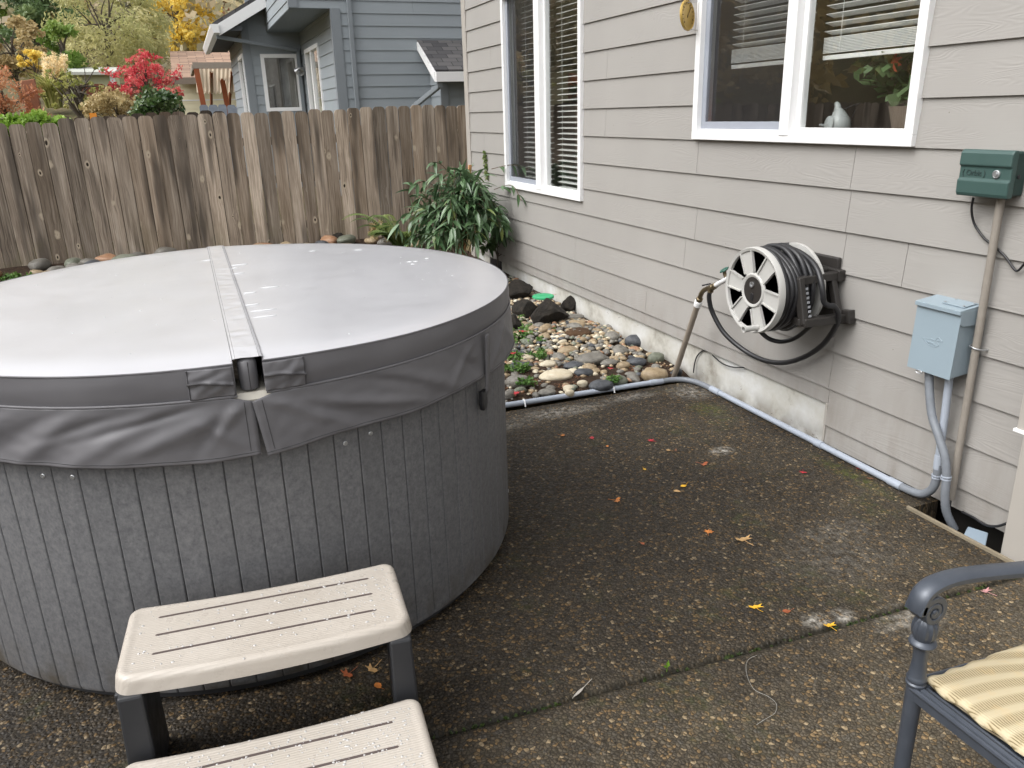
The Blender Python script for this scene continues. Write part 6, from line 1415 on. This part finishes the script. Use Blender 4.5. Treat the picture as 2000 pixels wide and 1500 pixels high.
# sword fern
fb = onz(815, 470, .17); fb = Vector((1.86, 7.7, bedz(1.8, 7.7))); fn = thing('fern', fb, 'yellow green sword fern left of the climber at the fence', 'fern'); mb = MB(); g = random.Random(9)
for k in range(26):
    a = R(g.uniform(70, 290)); L = g.uniform(.4, .72); d = Vector((math.cos(a), math.sin(a), 0)); s = Vector((-d.y, d.x, 0)); mb.rnd(g.random()); pr = None
    for i in range(34):
        f = i/33; p = fb+d*L*f*.80+Vector((0, 0, L*(1.75*f-1.15*f*f)+.03)); ln = .065*math.sin(math.pi*min(1, f*.9+.08))**.7
        for sg in (-1, 1): mb.poly([p, p+s*sg*ln*.5+d*.012, p+s*sg*ln+d*.004-Vector((0, 0, ln*.25)), p+s*sg*ln*.5-d*.008])
        if pr: mb.poly([pr-s*.002, pr+s*.002, p+s*.002, p-s*.002])
        pr = p
mb.build('frond', leafmat('fern', lin(78, 100, 50), lin(112, 132, 70), lin(146, 156, 96)), fn, fix=False)
tree('dry_shrub', 'brown dead fronds at the fence foot beside the fern', 'shrub', 'brown', 745, 452, 8.6, 26, 20, 420, .05, tr=.012, seed=51, ncl=20, aspect=.25, ground_=.17)
tree('hellebore', 'low dark green plant under the climber against the foundation', 'plant', 'dark', 965, 470, 6.9, 38, 42, 420, .10, tr=.012, seed=52, ncl=20, aspect=.3, ground_=.10, droop=.6, ry=.15)
vn = onx(948, 320, W-.02); mb = MB()
leaf_cloud('climbing_sprig', L_['fern'], None, [(W-.012, vn.y+.004*i, vn.z-.13+.028*i, .022, g.random()) for i in range(9)], 130, .035, .4, seed=6)
tag(bpy.data.objects['climbing_sprig'], 'pale green sprig standing against the siding behind the climber', 'plant')
mb = MB(); q = onx(970, 514, W+.03); mb.box((W+.015, q.y-.14, .10), (W+.032, q.y+.14, .215)); tag(mb.build('vent_opening', M['black']), 'dark crawl space vent opening low in the foundation behind the climber', 'vent')

# ------------------------------------------------------------------ fallen leaves, feather, thread
LC = {'red': lin(190, 52, 62), 'orange': lin(205, 128, 62), 'yellow': lin(235, 182, 52), 'tan': lin(196, 158, 108), 'rust': lin(165, 92, 58), 'brown': lin(120, 82, 58), 'pink': lin(205, 150, 150)}
LM = {}
for k, c in LC.items():
    m = Mat('fallen_leaf_'+k, .45, .45); m.col(m.mix(m.rng(m.noise(scale=60, detail=4), .35, .7), c, tuple(q*.55 for q in c[:3])+(1,))); LM[k] = m.m
SH = {'maple': [(0, -1), (.25, -.45), (.75, -.55), (.6, -.15), (1, .25), (.5, .3), (.35, .95), (.1, .5), (-.12, .98), (-.3, .4), (-.85, .5), (-.55, .05), (-.9, -.4), (-.3, -.4)],
      'oval': [(0, -1), (.4, -.6), (.62, 0), (.45, .6), (.1, 1), (-.35, .7), (-.6, .1), (-.42, -.55)], 'torn': [(-1, -.2), (-.4, -.5), (.2, -.25), (.9, -.5), (.6, 0), (1, .35), (.3, .3), (0, .55), (-.35, .2), (-.9, .3)]}
g = random.Random(5)
def leaf(px, py, wpx, col, shape, label, z=.001, stem=True):
    c = onz(px, py, z); dpt = (c-CAM).dot(_f); r = wpx*dpt/FPX/2; a = g.uniform(0, 6.28); mb = MB(); pts_ = SH[shape]; curl = g.uniform(.12, .3); fl = g.uniform(-.1, .1)
    def P_(u, v): x, y = u*r, v*r*.85; return Vector((c.x+x*math.cos(a)-y*math.sin(a), c.y+x*math.sin(a)+y*math.cos(a), c.z+.0015+curl*r*(u*u+.4*v*v*(1 if fl > 0 else .2))))
    n0 = len(mb.v); mb.v.append(tuple(P_(0, 0)))
    for u, v in pts_: mb.v.append(tuple(P_(u*.55, v*.55)))
    for u, v in pts_: mb.v.append(tuple(P_(u, v)))
    n = len(pts_)
    for i in range(n): j = (i+1) % n; mb.face((n0, n0+1+i, n0+1+j)); mb.face((n0+1+i, n0+1+n+i, n0+1+n+j, n0+1+j))
    if stem: mb.tube([P_(0, -.3), P_(.1, -1.0), P_(.25, -1.9)], r*.035, 5)
    return tag(mb.build('fallen_leaf', LM[col], smooth=60), label, 'leaf')
leaf(1099, 851, 13, 'orange', 'maple', 'small orange brown leaf lying nearest the hot tub on the dark patio')
leaf(1156, 856, 15, 'red', 'oval', 'crimson oval leaf on the dark patio, nearer the hot tub of the two red ones')
leaf(1271, 861, 17, 'red', 'maple', 'crimson lobed leaf on the dark patio between the oval red leaf and the white spot')
leaf(1320, 881, 14, 'brown', 'torn', 'dull brown curled leaf just past the crimson lobed leaf')
leaf(1259, 917, 11, 'yellow', 'oval', 'tiny bright yellow leaf on its own in the middle of the patio')
leaf(1376, 907, 22, 'rust', 'torn', 'torn rust leaf lying below the white spot on the patio')
leaf(1335, 950, 17, 'yellow', 'oval', 'golden yellow round leaf touching a tan one')
leaf(1322, 960, 17, 'tan', 'oval', 'pale tan leaf tucked against the golden yellow one')
leaf(1206, 978, 23, 'orange', 'torn', 'orange tan pointed leaf with a long stalk in mid patio')
leaf(1384, 1039, 22, 'orange', 'maple', 'ragged orange leaf beside the larger pale tan leaf')
leaf(1452, 1054, 36, 'tan', 'torn', 'large pale tan pointed leaf, the biggest on the open patio')
leaf(1476, 1186, 30, 'yellow', 'torn', 'yellow orange leaf next to the twin white stains by the joint')
leaf(1536, 1195, 20, 'rust', 'oval', 'rust brown oval leaf touching the twin white stains')
leaf(1620, 1222, 26, 'yellow', 'torn', 'yellow leaf lying right on the patio joint')
leaf(1568, 923, 16, 'red', 'torn', 'dark red leaf scrap on the patio near the conduit')
leaf(1680, 915, 22, 'red', 'maple', 'red lobed leaf against the long conduit at the wall')
leaf(1925, 1155, 26, 'pink', 'torn', 'pale pink leaf under the chair arm')
leaf(678, 1318, 34, 'rust', 'torn', 'ragged rust leaf in the shade under the step')
leaf(726, 1308, 34, 'tan', 'torn', 'ragged pale tan leaf under the step beside the rust one')
leaf(738, 1340, 24, 'orange', 'oval', 'small orange tan leaf standing at the step leg')
leaf(1095, 574, 24, 'orange', 'maple', 'orange leaf standing against the foundation behind the valve lid', z=.12)
leaf(1262, 655, 22, 'red', 'maple', 'deep red leaf lying above the big slate blue stone', z=.07)
leaf(1224, 644, 20, 'red', 'maple', 'red leaf at the foundation beside the whitish angular rock', z=.07)
leaf(1000, 690, 20, 'red', 'maple', 'red leaf by the clover next to the hot tub', z=.08)
leaf(1006, 768, 24, 'red', 'maple', 'bright red leaf at the patio edge beside the hot tub', z=.04)
leaf(1192, 720, 14, 'red', 'torn', 'small red leaf scrap among the pebbles', z=.06)
leaf(1020, 648, 18, 'red', 'oval', 'red leaf lying on the green clover', z=.09)
leaf(1700, 935, 14, 'brown', 'torn', 'brown leaf scrap beside the conduit near the wall')
leaf(1305, 880, 12, 'tan', 'oval', 'tiny tan leaf beside the dull brown curled one')
leaf(1186, 872, 10, 'orange', 'oval', 'tiny orange leaf below the crimson oval leaf')
leaf(1255, 1062, 12, 'rust', 'oval', 'tiny rust leaf lying alone below mid patio')
f0, f1 = onz(1118, 1364, .003), onz(1156, 1328, .003); mb = MB(); d = (f1-f0); s = d.cross(Vector(ZU)).normalized()*.006
for i in range(10):
    a, b = f0+d*i/16, f0+d*(i+1)/16; k = math.sin(math.pi*(i+1)/11); mb.poly([a+Vector((0, 0, .001)), a+s*k+Vector((0, 0, .004)), b+s*k+Vector((0, 0, .004)), b+Vector((0, 0, .001))]); mb.poly([a+Vector((0, 0, .001)), a-s*k*.6+Vector((0, 0, .002)), b-s*k*.6+Vector((0, 0, .002)), b+Vector((0, 0, .001))])
mb.tube([f0, f0+d*.6+Vector((0, 0, .002)), f1+Vector((0, 0, .004))], .0009, 5); tag(mb.build('feather', plain('grey_feather', lin(172, 166, 158), .7, var=.25, vs=90)), 'pale grey bird feather on the patio joint', 'feather')
mb = MB(); mb.tube(spl([onz(x, y, .004) for x, y in ((1478, 1280), (1462, 1288), (1457, 1304), (1462, 1328), (1475, 1348), (1500, 1360), (1516, 1374), (1515, 1390), (1506, 1398), (1492, 1406), (1477, 1416))], 5), .0006, 5)
tag(mb.build('thread', plain('grey_thread', lin(150, 148, 142), .6)), 'thin grey thread curling across the near patio slab', 'thread')
mb = MB(); q = onz(1302, 1312, .0); mb.tube([q, q+Vector((.002, 0, .016))], .0012, 5); mb.poly([q+Vector((.002, 0, .014)), q+Vector((.008, -.004, .022)), q+Vector((.006, .002, .036)), q+Vector((-.002, .002, .026))]); mb.poly([q+Vector((.002, 0, .014)), q+Vector((-.008, -.004, .018)), q+Vector((-.012, .0, .024)), q+Vector((-.003, .002, .022))])
tag(mb.build('seedling', L_['lime'], fix=False), 'tiny bright green seedling growing in the patio joint', 'plant')
mo = []
g = random.Random(2)
for i in range(95):
    x = g.choice((g.uniform(.3, .75), g.uniform(1.25, 1.75), g.uniform(1.7, 2.4), g.uniform(.9, 2.3))); mo.append((x, jl(x)+g.gauss(0, .004), -.006, .006, g.random()))
o = leaf_cloud('joint_moss', leafmat('moss', lin(36, 50, 20), lin(54, 70, 28), lin(78, 94, 40), trans=.1), None, mo, 2000, .005, .6, .5, seed=3); o['kind'] = 'stuff'
